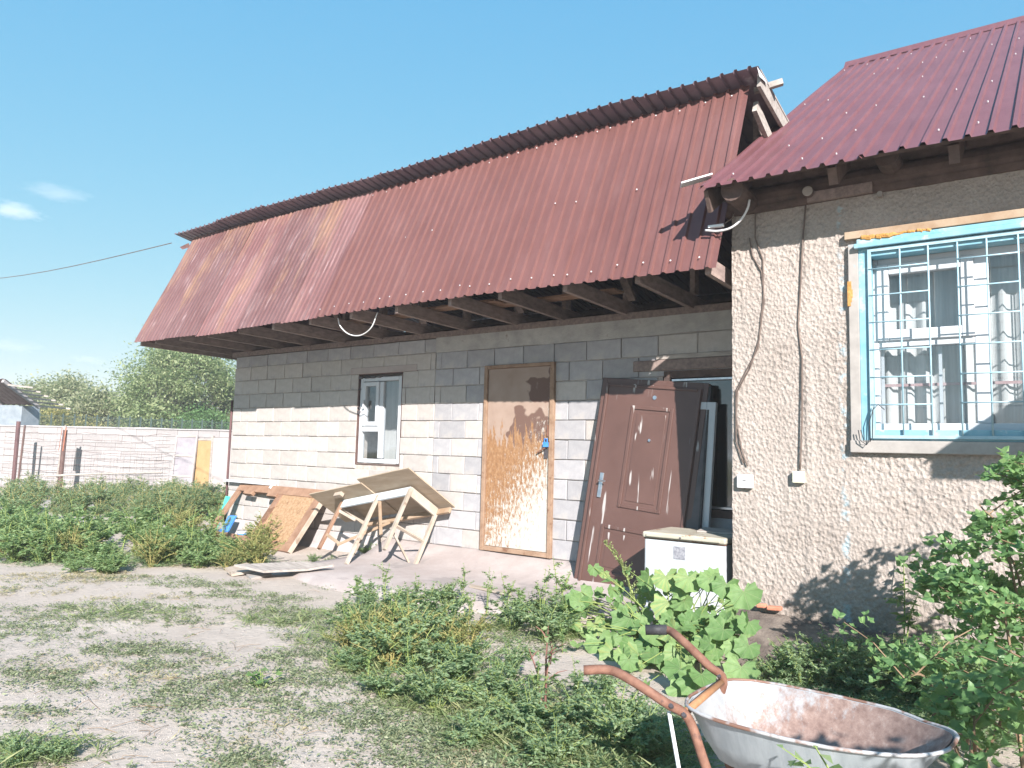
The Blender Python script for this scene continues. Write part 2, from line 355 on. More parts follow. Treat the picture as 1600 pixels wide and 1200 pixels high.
k = NM('glass'); fr = k.n('LayerWeight'); fr.inputs['Blend'].default_value = 0.5; tr = k.n('BsdfTransparent'); gl = k.n('BsdfGlossy'); gl.inputs['Roughness'].default_value = 0.02
tr.inputs[0].default_value = (0.93, 0.95, 0.96, 1)
wav = k.n('Bump'); wav.inputs['Strength'].default_value = 0.12; wav.inputs['Distance'].default_value = 0.01
k.l(k.noise(k.co(), 3.0, 2), wav.inputs['Height']); k.l(wav.outputs[0], gl.inputs['Normal'])
mx = k.n('MixShader'); k.l(k.math('ADD', k.math('MULTIPLY', k.math('POWER', fr.outputs['Facing'], 3.0), 0.75), 0.09, True), mx.inputs[0]); k.l(tr.outputs[0], mx.inputs[1]); k.l(gl.outputs[0], mx.inputs[2]); k.l(mx.outputs[0], k.out.inputs[0])
M['glass'] = k.m

k = NM('plaster'); co = k.co()
c = k.ramp(k.noise(co, 2.2, 6, 0.65), [(0.3, (0.345, 0.298, 0.268)), (0.7, (0.435, 0.386, 0.355))])
vo = k.n('TexVoronoi'); vo.inputs['Scale'].default_value = 42; k.l(k.co((1, 1, 0.8), rot=(0, 0.7, 0)), vo.inputs['Vector'])
cr_ = k.ramp(k.noise(co, 60, 4, 0.7), [(0.3, (0.78, 0.77, 0.76)), (0.6, (1.04, 1.03, 1.02))])
c = k.mix(1.0, c, cr_, 'MULTIPLY')
sx_ = k.n('SeparateXYZ'); k.l(k.co(), sx_.inputs[0])
mud = k.ramp(k.math('SUBTRACT', k.math('MULTIPLY', k.noise(co, 3.5, 6, 0.7), 0.9), sx_.outputs['Z']), [(0.05, (0, 0, 0)), (0.30, (1, 1, 1))])      # mud splashed over the foot of the wall
c = k.mix(k.math('MULTIPLY', mud, 0.75), c, (0.20, 0.165, 0.14))
stn = k.ramp(k.noise(k.co((1.2, 1, 0.35), loc=(3, 0, 0)), 3.0, 6, 0.7), [(0.55, (0, 0, 0)), (0.72, (1, 1, 1))])
c = k.mix(k.math('MULTIPLY', stn, 0.35), c, (0.25, 0.225, 0.215))
bl_ = k.math('MULTIPLY', k.ramp(k.math('ABSOLUTE', k.math('SUBTRACT', sx_.outputs['X'], 0.80)), [(0.012, (1, 1, 1)), (0.035, (0, 0, 0))]), k.ramp(k.noise(k.co((1, 1, 1), loc=(0, 4, 1)), 9, 5, 0.7), [(0.50, (0, 0, 0)), (0.58, (1, 1, 1))]))
c = k.mix(k.math('MULTIPLY', bl_, 0.7), c, (0.33, 0.46, 0.52))      # drips of the blue window paint
cv = k.n('TexVoronoi', feature='DISTANCE_TO_EDGE'); cv.inputs['Scale'].default_value = 3.2
dv = k.n('VectorMath', operation='ADD'); nz_ = k.n('TexNoise'); nz_.inputs['Scale'].default_value = 5.0; nz_.inputs['Detail'].default_value = 5; k.l(co, nz_.inputs['Vector']); k.l(co, dv.inputs[0])
sv = k.n('VectorMath', operation='SCALE'); sv.inputs['Scale'].default_value = 0.25; k.l(nz_.outputs['Color'], sv.inputs[0]); k.l(sv.outputs[0], dv.inputs[1]); k.l(dv.outputs[0], cv.inputs['Vector'])
ck = k.math('MULTIPLY', k.ramp(cv.outputs['Distance'], [(0.004, (1, 1, 1)), (0.012, (0, 0, 0))]), k.ramp(k.math('ADD', k.math('DIVIDE', sx_.outputs['Z'], 3.3), k.math('MULTIPLY', k.noise(co, 1.7, 3), 0.35)), [(1.00, (0, 0, 0)), (1.06, (1, 1, 1))]))
c = k.mix(ck, c, (0.07, 0.06, 0.055))        # cracks under the eaves
k.base(c); k.set(0.95, 0, 0.1)
k.bump(k.math('ADD', k.math('MULTIPLY', vo.outputs['Distance'], 0.9), k.noise(co, 38, 5, 0.75)), 0.8, 0.016)
M['plaster'] = k.m

k = NM('ground'); co = k.co()
c = k.ramp(k.noise(co, 0.9, 7, 0.65), [(0.3, (0.40, 0.345, 0.305)), (0.55, (0.475, 0.415, 0.37)), (0.75, (0.52, 0.462, 0.418))])
f = k.ramp(k.noise(co, 18, 6, 0.8), [(0.3, (0.87, 0.86, 0.845)), (0.65, (1.04, 1.03, 1.02))])
c = k.mix(1.0, c, f, 'MULTIPLY')
far = k.n('VectorMath', operation='LENGTH'); k.l(k.co(), far.inputs[0])
fx = k.math('MULTIPLY', k.ramp(k.math('DIVIDE', far.outputs['Value'], 60), [(0.25, (0, 0, 0)), (0.5, (1, 1, 1))]), 0.8)
c = k.mix(fx, c, k.ramp(k.noise(k.co(), 0.15, 5, 0.6), [(0.35, (0.16, 0.17, 0.08)), (0.65, (0.30, 0.26, 0.15))]))
k.base(c); k.set(0.97, 0, 0.08)
k.bump(k.math('ADD', k.noise(co, 22, 7, 0.75), k.math('MULTIPLY', k.noise(co, 3.0, 4), 1.4)), 0.5, 0.03)
M['ground'] = k.m

k = NM('rusty_paint')          # peach and white paint flaking off a rusted sheet door; local x 0..0.8, z 0..2
g = k.n('SeparateXYZ'); k.l(k.co(), g.inputs[0]); zz = g.outputs['Z']; xx = g.outputs['X']
st = k.noise(k.co((5, 1, 1.9)), 6.5, 10, 0.85)
st2 = k.noise(k.co((5, 1, 0.8), loc=(4, 0, 2)), 3.5, 5, 0.7)
rustc = k.ramp(k.noise(k.co((4, 1, 2.2)), 8, 7, 0.75), [(0.3, (0.15, 0.075, 0.04)), (0.52, (0.27, 0.145, 0.07)), (0.72, (0.38, 0.27, 0.17))])
peach = k.ramp(k.noise(k.co(), 5, 4), [(0.3, (0.27, 0.195, 0.155)), (0.7, (0.33, 0.25, 0.205))])
lower = k.math('SUBTRACT', 1.02, k.math('MULTIPLY', zz, 0.62))
wm = k.math('ADD', k.math('ADD', k.math('MULTIPLY', lower, 0.36), k.math('MULTIPLY', xx, 0.26)), k.math('MULTIPLY', st, 1.5))
wf = k.ramp(k.math('MULTIPLY', wm, 0.5), [(0.535, (0, 0, 0)), (0.585, (1, 1, 1))])
up = k.ramp(k.math('ADD', k.math('DIVIDE', zz, 2.0), k.math('MULTIPLY', k.math('SUBTRACT', st2, 0.5), 0.7)), [(0.60, (0, 0, 0)), (0.615, (1, 1, 1))])
dk = k.ramp(k.math('ADD', k.noise(k.co((1.1, 1, 1.3), loc=(2.3, 0, 1.2)), 2.0, 3, 0.5), k.math('MULTIPLY', xx, 0.45)), [(0.755, (0, 0, 0)), (0.775, (1, 1, 1))])
c = k.mix(up, rustc, peach)
c = k.mix(k.math('MULTIPLY', dk, up), c, (0.13, 0.078, 0.062))
c = k.mix(wf, c, k.ramp(k.noise(k.co((2, 1, 1)), 11, 6, 0.75), [(0.35, (0.40, 0.36, 0.31)), (0.55, (0.48, 0.465, 0.43))]))
k.base(c); k.set(0.75, 0, 0.25); k.bump(k.math('ADD', wf, k.math('MULTIPLY', st, 0.5)), 0.4, 0.004)
M['rusty_paint'] = k.m

k = NM('brown_door')
c = k.ramp(k.noise(k.co(), 3, 5, 0.6), [(0.3, (0.086, 0.045, 0.037)), (0.7, (0.112, 0.06, 0.05))])
s1 = k.noise(k.co((9, 9, 0.55), loc=(1.3, 0, 0.2)), 2.6, 2, 0.4, 0.2)
s2 = k.noise(k.co((1, 1, 1), loc=(4, 2, 1)), 2.3, 2, 0.5)
f = k.ramp(k.math('ADD', k.math('MULTIPLY', s1, 0.8), k.math('MULTIPLY', s2, 0.35)), [(0.725, (0, 0, 0)), (0.765, (1, 1, 1))])
c = k.mix(f, c, (0.37, 0.345, 0.335)); k.base(c); k.set(0.42, 0, 0.5); k.bump(f, 0.3, 0.001)
M['brown_door'] = k.m

k = NM('tray')                  # galvanised sheet, rust on the floor of it
g = k.n('SeparateXYZ'); k.l(k.co(), g.inputs[0])
zn = k.ramp(k.noise(k.co(), 14, 4, 0.6), [(0.3, (0.29, 0.30, 0.315)), (0.7, (0.38, 0.39, 0.40))])
rs = k.ramp(k.noise(k.co((3, 3, 3)), 9, 6, 0.7), [(0.3, (0.16, 0.10, 0.085)), (0.55, (0.28, 0.195, 0.165)), (0.75, (0.40, 0.33, 0.30))])
geo = k.n('NewGeometry')
lowm = k.math('ADD', k.math('MULTIPLY', k.math('ADD', k.math('MULTIPLY', g.outputs['Z'], -2.2), k.math('MULTIPLY', g.outputs['X'], 1.2)), 1.0), k.math('MULTIPLY', k.noise(k.co((4, 4, 2)), 5, 6, 0.75), 1.5))
rf = k.ramp(k.math('ADD', lowm, 0.0), [(-0.0, (0, 0, 0)), (0.30, (1, 1, 1))])
M['tray_inside'] = k.m
k.base(k.mix(rf, zn, rs)); k.set(0.6, 0.15, 0.4); k.bump(k.noise(k.co(), 16, 5), 0.25, 0.006)
M['tray_outside'] = noisy('tray_outside', (0.30, 0.34, 0.37), (0.42, 0.46, 0.49), 5, 0.5, 0.2, 12, 0.01, metal=0.25, spec=0.5, stretch=(3, 1, 0.6), c3=(0.30, 0.24, 0.2), s3=5, t3=0.68)

M['tray_rim'] = noisy('tray_rim', (0.33, 0.33, 0.34), (0.42, 0.42, 0.43), 7, 0.55, 0.3, 40, 0.003, metal=0.1, spec=0.4, c3=(0.20, 0.11, 0.08), s3=3.0, t3=0.44)
# ---------------------------------------------------------------- the ground
def axis(lo, hi, c, step, grow):
    out = [c]; s = step
    for sgn in (1, -1):
        x = c; s = step; seq = []
        lim = hi if sgn > 0 else lo
        while abs(x) < 3000 and sgn * x < 3000:
            x += sgn * s; seq.append(x)
            if sgn * (x - lim) > 0: s *= grow
        out = out + seq if sgn > 0 else seq[::-1] + out
    return np.array(out)
def ground_z(x, y):
    d = math.hypot(x + 3, y + 3)
    z = 0.018 * mnoise.noise((x * 0.9, y * 0.9, 0)) + 0.008 * mnoise.noise((x * 3.1, y * 3.1, 4))
    if d > 12: z += min((d - 12) * 0.004, 0.4) * mnoise.noise((x * 0.06, y * 0.06, 9)) - min((d - 12), 60) * 0.002
    return z
gx = axis(-12, 2, -3, 0.11, 1.16); gy = axis(-6.5, 2, -2.5, 0.11, 1.16)
GX, GY = np.meshgrid(gx, gy)
V = np.stack([GX.ravel(), GY.ravel(), np.zeros(GX.size)], 1)
for i in range(len(V)): V[i, 2] = ground_z(V[i, 0], V[i, 1])
nx, ny = len(gx), len(gy)
I = np.arange(nx * ny).reshape(ny, nx)
Q = np.stack([I[:-1, :-1].ravel(), I[:-1, 1:].ravel(), I[1:, 1:].ravel(), I[1:, :-1].ravel()], 1)
structure(link_mesh('ground', mesh_np('ground', V, Q, smooth=True), M['ground']))

# concrete apron along the block wall, sloping from the wall foot to a broken front edge
mb = MB(); prof = [(0.02, 0.232), (-0.06, 0.225), (-0.2, 0.16), (-0.42, 0.085), (-0.9, 0.07), (-1.35, 0.06), (-1.74, 0.05), (-1.80, 0.0), (-1.86, -0.06)]
xs = np.arange(-6.75, -2.35, 0.12)
for i, x in enumerate(xs):
    for j, (yy, z) in enumerate(prof):
        w = mnoise.noise((x * 0.8, yy, 2)) * 0.16 + mnoise.noise((x * 4, yy, 5)) * 0.04
        sk = 1.0 if j < 3 else 1.0 - 0.18 * max(0, min(1, (x + 4.3) / 1.2)) - 0.10 * max(0, min(1, (-x - 5.6) / 1.0))
        endk = 0.0 if 0 < i < len(xs) - 1 else -0.12
        mb.v.append((x + (0.18 * mnoise.noise((yy * 2, 3, 1)) if i == 0 else 0), yy * sk + (w if j > 3 else 0), z + 0.012 * mnoise.noise((x * 2, yy * 3, 7)) + endk))
n = len(prof)
for i in range(len(xs) - 1):
    for j in range(n - 1): mb.f.append((i * n + j, i * n + j + 1, (i + 1) * n + j + 1, (i + 1) * n + j))
structure(mb.build('concrete_apron', M['plinth'], smooth=True))

# ---------------------------------------------------------------- the block building
LB = thing('block_building', 'long low concrete block building under a steep maroon tin mansard roof', 'building', (-6.2, 0, 0))
XL, XR, DEPTH = -10.08, -1.6, 4.2
WIN1 = (-7.30, -6.50, 1.13, 2.27); DOOR = (-5.16, -4.24, 0.26, 2.285); WIN2 = (-3.02, -2.22, 0.76, 2.14)
JOINT = 0.205
def rect_wall(mb, x0, x1, z0, z1, holes, y, yb):
    xs = sorted({x0, x1, *[h[0] for h in holes], *[h[1] for h in holes]}); zs = sorted({z0, z1, *[h[2] for h in holes], *[h[3] for h in holes]})
    for a, b in zip(xs, xs[1:]):
        for c, d in zip(zs, zs[1:]):
            mx_, mz = (a + b) / 2, (c + d) / 2
            if any(h[0] < mx_ < h[1] and h[2] < mz < h[3] for h in holes): continue
            mb.add([(a, y, c), (b, y, c), (b, y, d), (a, y, d)], [(0, 1, 2, 3)])
            mb.add([(a, yb, c), (b, yb, c), (b, yb, d), (a, yb, d)], [(3, 2, 1, 0)])
    for h in holes:
        a, b, c, d = h
        mb.add([(a, y, c), (b, y, c), (b, y, d), (a, y, d), (a, yb, c), (b, yb, c), (b, yb, d), (a, yb, d)], [(0, 1, 5, 4), (1, 2, 6, 5), (2, 3, 7, 6), (3, 0, 4, 7)])
mb = MB(); rect_wall(mb, XL + 0.012, XR, -0.1, 2.66, [WIN1, DOOR, WIN2], 0.012, 0.2)
mb.box((XL + 0.012, 0.2, -0.1), (XL + 0.2, DEPTH, 2.66)); mb.box((XL + 0.2, DEPTH - 0.2, -0.1), (XR, DEPTH, 2.66)); mb.box((XR - 0.2, 0.2, -0.1), (XR, DEPTH - 0.2, 2.66))
WALL = mb.build('wall', M['mortar'], LB)
BM = {}
def block_mesh(w, h, var, y=0.10):
    key = (round(w, 2), round(h, 3), var, y)
    if key in BM: return BM[key]
    rr = random.Random(repr(key)); b = 0.006
    def j(s=0.0035): return rr.uniform(-s, s)
    W2, H2 = key[0] / 2 - 0.0035, h / 2 - 0.0035
    f = [(-W2 + b + j(), 0 + j(0.002), -H2 + b + j()), (W2 - b + j(), j(0.002), -H2 + b + j()), (W2 - b + j(), j(0.002), H2 - b + j()), (-W2 + b + j(), j(0.002), H2 - b + j())]
    g = [(-W2 + j(), b, -H2 + j()), (W2 + j(), b, -H2 + j()), (W2 + j(), b, H2 + j()), (-W2 + j(), b, H2 + j())]
    e = [(x, y, z) for x, _, z in g]
    fs = [(0, 1, 2, 3)] + [(k_, 4 + k_, 4 + (k_ + 1) % 4, (k_ + 1) % 4) for k_ in range(4)] + [(4 + k_, 8 + k_, 8 + (k_ + 1) % 4, 4 + (k_ + 1) % 4) for k_ in range(4)]
    me = bpy.data.meshes.new('block'); me.from_pydata(f + g + e, [], fs)
    BM[key] = me; return me
def lay_blocks(x0, x1, z, h, off, holes, mat0, parent, org, yo=-0.006, bw=0.40, var=4, alt=None):
    cuts = []; x = x0 - off
    while x < x1:
        a, b = max(x, x0), min(x + bw, x1)
        if b - a > 0.04: cuts.append((a, b))
        x += bw
    for a, b in cuts:
        segs = [(a, b)]
        for hh in holes:
            if hh[2] < z + h * 0.55 and hh[3] > z + h * 0.45:
                new = []
                for s, e in segs:
                    if e <= hh[0] or s >= hh[1]: new.append((s, e)); continue
                    if s < hh[0] - 0.04: new.append((s, hh[0]))
                    if e > hh[1] + 0.04: new.append((hh[1], e))
                segs = new
        for s, e in segs:
            vv = random.randrange(var); mat_ = alt if alt and random.random() < 0.22 else mat0
            me = block_mesh(e - s, h, (vv, mat_.name))
            if not me.materials: me.materials.append(mat_)
            o = bpy.data.objects.new('block', me); COL.objects.link(o); o.parent = parent
            o.location = ((s + e) / 2 - org[0], yo + random.uniform(-0.004, 0.005) - org[1], z + h / 2 - org[2] + random.uniform(-0.002, 0.002))
            o.rotation_euler = (random.uniform(-0.008, 0.008), random.uniform(-0.006, 0.006), random.uniform(-0.006, 0.006))
holes = [WIN1, DOOR, WIN2]
z = 0.235; row = 0
SPLIT = -5.95
while z < 2.45:
    h = 0.205
    lay_blocks(XL, SPLIT, z, h, 0.2 if row % 2 else 0.0, holes, M['block'], WALL, (-6.2, 0, 0), bw=0.405)
    lay_blocks(SPLIT, XR - 0.55, z - 0.004, h, 0.12 if row % 2 else 0.31, holes, M['block_gray'], WALL, (-6.2, 0, 0), bw=0.40, alt=M['block'])
    z += h; row += 1
lay_blocks(XL, SPLIT, 2.49, 0.17, 0.1, [], M['block_gray'], WALL, (-6.2, 0, 0), bw=0.45)
mb = MB(); xs = np.arange(SPLIT, XR, 0.2)
for i, x in enumerate(xs):
    mb.v += [(x, -0.012 + 0.012 * mnoise.noise((x * 3, 0, 0)), 2.485 + 0.02 * mnoise.noise((x * 2, 0, 3))), (x, -0.014 + 0.01 * mnoise.noise((x * 3, 2, 0)), 2.575), (x, -0.012 + 0.01 * mnoise.noise((x * 3, 5, 0)), 2.665), (x, 0.15, 2.665)]
    if i: b = len(mb.v) - 8; mb.f += [(b + q, b + q + 4, b + q + 5, b + q + 1) for q in range(3)]
mb.build('ring_beam', M['beam_concrete'], LB)
mb = MB()
for i, x in enumerate(np.arange(XL + 0.02, SPLIT - 0.75, 0.15)):
    zz = 0.232 + 0.02 * mnoise.noise((x * 2, 1, 1))
    mb.v += [(x, 0.0, zz), (x, -0.022 + 0.01 * mnoise.noise((x * 4, 1, 6)), zz - 0.015), (x, -0.04, 0.06), (x, -0.10, -0.06)]
    if i: b = len(mb.v) - 8; mb.f += [(b + q, b + q + 1, b + q + 5, b + q + 4) for q in range(3)]
mb.build('plinth', M['concrete'], LB)

# roof of the block building
prT = [(0.0, 0), (0.042, 0), (0.052, 0.022), (0.074, 0.022), (0.084, 0.0), (0.12, 0)]
def ribbed(mb, s0, s1, prof, P, N, rows, t0=0.0, t1=1.0, wob=None):
    """P(s, t) gives a point of the sheet's base, N the outward normal; ribs run along t"""
    pitch_ = prof[-1][0]; ss = []
    k0 = math.floor(s0 / pitch_)
    for kk in range(k0, math.ceil(s1 / pitch_) + 1):
        for (a, hh) in prof[:-1]:
            s = kk * pitch_ + a
            if s0 - 1e-6 <= s <= s1 + 1e-6: ss.append((s, hh))
    if not ss or ss[0][0] > s0 + 1e-4: ss.insert(0, (s0, 0))
    if ss[-1][0] < s1 - 1e-4: ss.append((s1, 0))
    b = len(mb.v); N = Vector(N); m_ = len(ss)
    for r_ in range(rows + 1):
        t = t0 + (t1 - t0) * r_ / rows
        for (s, hh) in ss:
            o = hh + (wob(s, t) if wob else 0)
            mb.v.append(tuple(Vector(P(s, t)) + N * o))
    for r_ in range(rows):
        for i in range(m_ - 1): mb.f.append((b + r_ * m_ + i, b + r_ * m_ + i + 1, b + (r_ + 1) * m_ + i + 1, b + (r_ + 1) * m_ + i))
def man(s, t):       # mansard plane: t 0 eave, 1 top, with the sag of the old timber
    xl = -10.83 + 0.06 * t
    sag = 0.02 * math.sin(s * 0.9)
    return Vector((s + (0.0 if s > -10 else 0.0), -1.2 + 0.80 * t, 2.775 + sag * (1 - t) + 1.765 * t - 0.035 * math.exp(-((s + 7.3) / 2.2) ** 2) * t))
mN = Vector((0, -1.765, 0.80)).normalized()
bounds = [-10.83, -10.05, -9.2, -8.3, -7.35, -6.75, -5.65, -4.55, -3.45, -2.03]
prO = [(0.0, 0), (0.02, 0.001), (0.036, 0.009), (0.052, 0.009), (0.068, 0.001), (0.086, 0)]
screw = MB()
for i, (a, b) in enumerate(zip(bounds, bounds[1:])):
    mb = MB(); old = b <= -6.7
    lift = 0.004 * (i % 2)
    ex = random.uniform(-0.008, 0.008) if old else 0.0
    wob = (lambda s, t, i=i, lift=lift: lift + 0.009 * mnoise.noise((s * 1.7, t * 2, i)) + 0.004 * mnoise.noise((s * 6, t * 3, i))) if old else (lambda s, t, lift=lift: lift + 0.007 * mnoise.noise((s * 1.3, t * 2.5, 3)) + 0.004 * mnoise.noise((s * 5, t * 6, 8)))
    ribbed(mb, a, b + (0.05 if i < len(bounds) - 2 else 0), prO if old else prT, man, mN, 14 if old else 6, ex, 1.0 + (0.01 if old else 0), wob)
    mb.build('roof_sheet', M['tin_old'] if old else M['tin_new'], LB)
    if not old:
        for t in (0.06, 0.5, 0.95):
            for s in np.arange(a + 0.08, b, 0.24):
                p = man(s, t + random.uniform(-0.01, 0.01)) + mN * (0.018 + lift)
                if t == 0.5 and random.random() < 0.75: continue
                screw.tube([p, p + mN * 0.006], 0.0065, 6)
screw.build('screw_heads', M['cable_white'], LB)['kind'] = 'stuff'
def rear(s, t): return Vector((s, -0.58 + 4.9 * t, 4.60 + 0.02 * math.sin(s * 1.3) + 0.03 * (-s / 11) - 0.85 * t))
rN = Vector((0, 0.17, 0.985)).normalized()
rb = list(np.linspace(-11.1, -1.9, 9))
for i, (a, b) in enumerate(zip(rb, rb[1:])):
    mb = MB(); e = random.uniform(-0.006, 0.006)
    ribbed(mb, a, b + (0.05 if i < 7 else 0), prT, rear, rN, 4, e, 1.0, lambda s, t, i=i: 0.004 * (i % 2) + 0.01 * mnoise.noise((s * 2.2, t * 8, i)))
    mb.build('rear_roof_sheet', M['tin_dark'], LB)
# gable boards and sheet ends
mb = MB(); mb.beam((-1.92, -0.50, 4.53), (-1.92, 1.6, 4.17), 0.03, 0.16); mb.build('barge_board', M['wood_gray'], LB)
mb = MB(); mb.beam((-2.00, -0.36, 4.36), (-1.99, 1.2, 3.72), 0.04, 0.11); mb.build('barge_board', M['wood_gray'], LB)
mb = MB(); mb.beam(wp(1178, 142, -0.30), wp(1223, 128, -0.22), 0.05, 0.05); mb.build('batten_end', M['wood_gray'], LB)
mb = MB(); mb.add([(-1.905, -0.60, 4.585), (-1.905, -0.40, 4.57), (-1.885, -0.38, 4.52), (-1.89, -0.58, 4.50)], [(0, 1, 2, 3)]); mb.build('flashing', M['cable_white'], LB)
mb = MB(); mb.add([(-11.0, -0.52, 4.40), (-10.78, -0.5, 4.44), (-10.78, -0.47, 4.38), (-10.95, -0.5, 4.36)], [(0, 1, 2, 3), (3, 2, 1, 0)]); mb.build('sheet_corner', M['tin_old'], LB)
# timber under the overhang
jx = [-2.12, -2.72, -3.42, -4.14, -4.76, -5.5, -6.2, -6.9, -7.6, -8.3, -9.0, -9.7, -10.35, -10.76]
for x in jx:
    mb = MB(); dz = random.uniform(-0.008, 0.008)
    mb.beam((x, -1.13, 2.80 + dz), (x + random.uniform(-0.03, 0.03), 1.5, 2.755 + dz), 0.045, 0.13); mb.build('joist', M['wood_brown'], LB)
for x in jx[1:]:
    mb = MB(); mb.beam((x + 0.05, -1.02, 2.86), (x + 0.05, -0.31, 4.43), 0.09, 0.04, (1, 0, 0)); mb.build('rafter', M['wood_brown'], LB)
for i, x in enumerate(jx[:9]):
    mb = MB(); mb.beam((x + 0.03, -0.02, 2.84), (x + 0.03, -0.02, 4.42), 0.05, 0.10, (0, 1, 0)); mb.build('post', M['wood_brown'], LB)
    if i % 2 == 0:
        mb = MB(); mb.beam((x + 0.1, -0.05, 2.85), (x + 0.1, -0.75, 3.5), 0.04, 0.08, (1, 0, 0)); mb.build('strut', M['wood_brown'], LB)
mb = MB(); mb.beam((XL - 0.1, 0.06, 2.70), (XR, 0.06, 2.70), 0.14, 0.07); mb.build('wall_plate', M['wood_brown'], LB)
for (t, w) in ((0.12, 0.1), (0.5, 0.1), (0.93, 0.1)):
    mb = MB(); p = man(-10.8, t) - mN * 0.03; q = man(-2.06, t) - mN * 0.03
    mb.beam(p - mN * 0.02, q - mN * 0.02, w, 0.025, mN); mb.build('batten', M['wood_dark'], LB)
for x0, x1, y0 in ((-4.9, -3.3, -0.45), (-5.9, -4.6, -0.62), (-7.4, -6.0, -0.5)):
    mb = MB(); mb.box((x0, y0, 2.87), (x1, y0 + 0.18, 2.89)); mb.build('loft_board', M['wood_orange'], LB)
mb = MB(); mb.box((XL, 0.35, 2.83), (XR, DEPTH, 2.86)); mb.build('loft_floor', M['wood_dark'], LB)
mb = MB(); mb.add([(-10.72, -1.08, 2.80), (-10.72, DEPTH, 2.80), (-10.72, DEPTH, 3.75), (-10.72, -0.40, 4.45)], [(0, 1, 2, 3), (3, 2, 1, 0)]); mb.build('gable_sheet', M['tin_old'], LB)
mb = MB(); mb.add([(XL, DEPTH, 2.66), (XR, DEPTH, 2.66), (XR, DEPTH, 3.8), (XL, DEPTH, 3.8)], [(3, 2, 1, 0), (0, 1, 2, 3)]); mb.build('rear_board', M['wood_dark'], LB)
mb = MB(); pts = [Vector(wp(528, 497, -1.1)), Vector(wp(532, 510, -1.08)), Vector(wp(545, 522, -1.05)), Vector(wp(563, 524, -1.05)), Vector(wp(580, 512, -1.08)), Vector(wp(590, 488, -1.1))]
mb.tube(smooth_path(pts), 0.007, 6); mb.build('loose_cable', M['cable_white'], LB, smooth=True)

def pane(parent, x0, x1, z0, z1, y, local=False):
    mb = MB(); mb.box((x0, y, z0), (x1, y + 0.008, z1)); return mb.build('pane', M['glass'], parent, local=local)
def frame(x0, x1, z0, z1, y0, y1, t, mb=None):
    mb = mb or MB()
    mb.box((x0, y0, z0), (x0 + t, y1, z1)); mb.box((x1 - t, y0, z0), (x1, y1, z1))
    mb.box((x0 + t, y0 + .0005, z0), (x1 - t, y1 - .0005, z0 + t)); mb.box((x0 + t, y0 + .0005, z1 - t), (x1 - t, y1 - .0005, z1)); return mb
# white window
x0, x1, z0, z1 = WIN1[0] + 0.02, WIN1[1] - 0.03, WIN1[2] + 0.01, WIN1[3] - 0.035
WN = frame(x0, x1, z0, z1, 0.02, 0.08, 0.052).box((x0 + 0.36, 0.0215, z0 + 0.06), (x0 + 0.43, 0.078, z1 - 0.06)).build('window', M['pvc'], LB, bevel=0.006)
frame(x0 + 0.06, x0 + 0.36, z0 + 0.47, z1 - 0.06, 0.005, 0.07, 0.055).build('sash', M['pvc'], WN, bevel=0.006)
MB().box((x0 + 0.06, 0.022, z0 + 0.40), (x0 + 0.36, 0.076, z0 + 0.469)).build('crossbar', M['pvc'], WN)
pane(WN, x0 + 0.115, x0 + 0.305, z0 + 0.525, z1 - 0.115, 0.04); pane(WN, x0 + 0.06, x0 + 0.36, z0 + 0.06, z0 + 0.40, 0.045); pane(WN, x0 + 0.43, x1 - 0.06, z0 + 0.06, z1 - 0.06, 0.045)
MB().box((x0 + 0.1, 0.0, z0 + 0.44 + 0.25), (x0 + 0.12, -0.03, z0 + 0.50 + 0.3)).build('handle', M['pvc'], WN, bevel=0.004)
mb = MB()
for i in range(16):
    a = random.random(); s = random.uniform(0.015, 0.035)
    px_ = x0 - 0.005 + a * 0.42; pz = z1 + 0.002 if i < 10 else z1 - random.random() * 0.5
    if i >= 10: px_ = x0 - 0.008
    mb.box((px_ - s, 0.0, pz - s * 0.5), (px_ + s, 0.05, pz + s * 0.5))
mb.build('mounting_foam', M['dark_metal'], WN, bevel=0.004)['kind'] = 'stuff'
frame(WIN1[0] - 0.002, WIN1[1] + 0.002, WIN1[2] - 0.014, WIN1[3] + 0.012, 0.0, 0.06, 0.012).build('window_lining', M['iron'], WN)
MB().box((WIN1[0] - 0.15, -0.016, WIN1[3] + 0.012), (WIN1[1] + 0.25, 0.05, WIN1[3] + 0.095)).build('lintel', M['plinth'], LB, bevel=0.006)
MB().box((x0, 0.4, 0.9), (x1 + 0.2, 0.41, 2.4)).build('curtain', M['curtain'], WN)
# rusty door with its frame; its own origin at the foot so the worn paint follows the leaf
dx0, dx1, dz0, dz1 = DOOR[0] + 0.04, DOOR[1] - 0.045, DOOR[2] + 0.035, DOOR[3] - 0.042
me = bpy.data.meshes.new('door'); b_ = MB().box((0, 0, 0), (dx1 - dx0, 0.03, dz1 - dz0)); me.from_pydata(b_.v, [], b_.f)
DO = link_mesh('door', me, M['rusty_paint'], LB); DO.location = (dx0 + 6.2, -0.02, dz0); DO['label'] = 'rusty sheet metal door with flaking white paint'
def dpart(mb, name, m, **kw):
    o = mb.build(name, m, None, **kw); o.parent = DO; return o
D0 = Vector((dx0, -0.02, dz0))
def dl(x, y, z): return (x - dx0, y + 0.02, z - dz0)
mb = MB()
mb.box(dl(DOOR[0] - 0.01, -0.045, DOOR[2] - 0.02), dl(dx0 - 0.004, 0.06, DOOR[3])); mb.box(dl(dx1 + 0.004, -0.045, DOOR[2] - 0.02), dl(DOOR[1] + 0.01, 0.06, DOOR[3]))
mb.box(dl(dx0 - 0.003, -0.043, dz1 + 0.004), dl(dx1 + 0.003, 0.06, DOOR[3] - .001)); mb.box(dl(dx0 - 0.003, -0.044, DOOR[2] - 0.018), dl(dx1 + 0.003, 0.06, dz0 - 0.004))
dpart(mb, 'frame', M['door_frame'], bevel=0.004)
W_ = dx1 - dx0
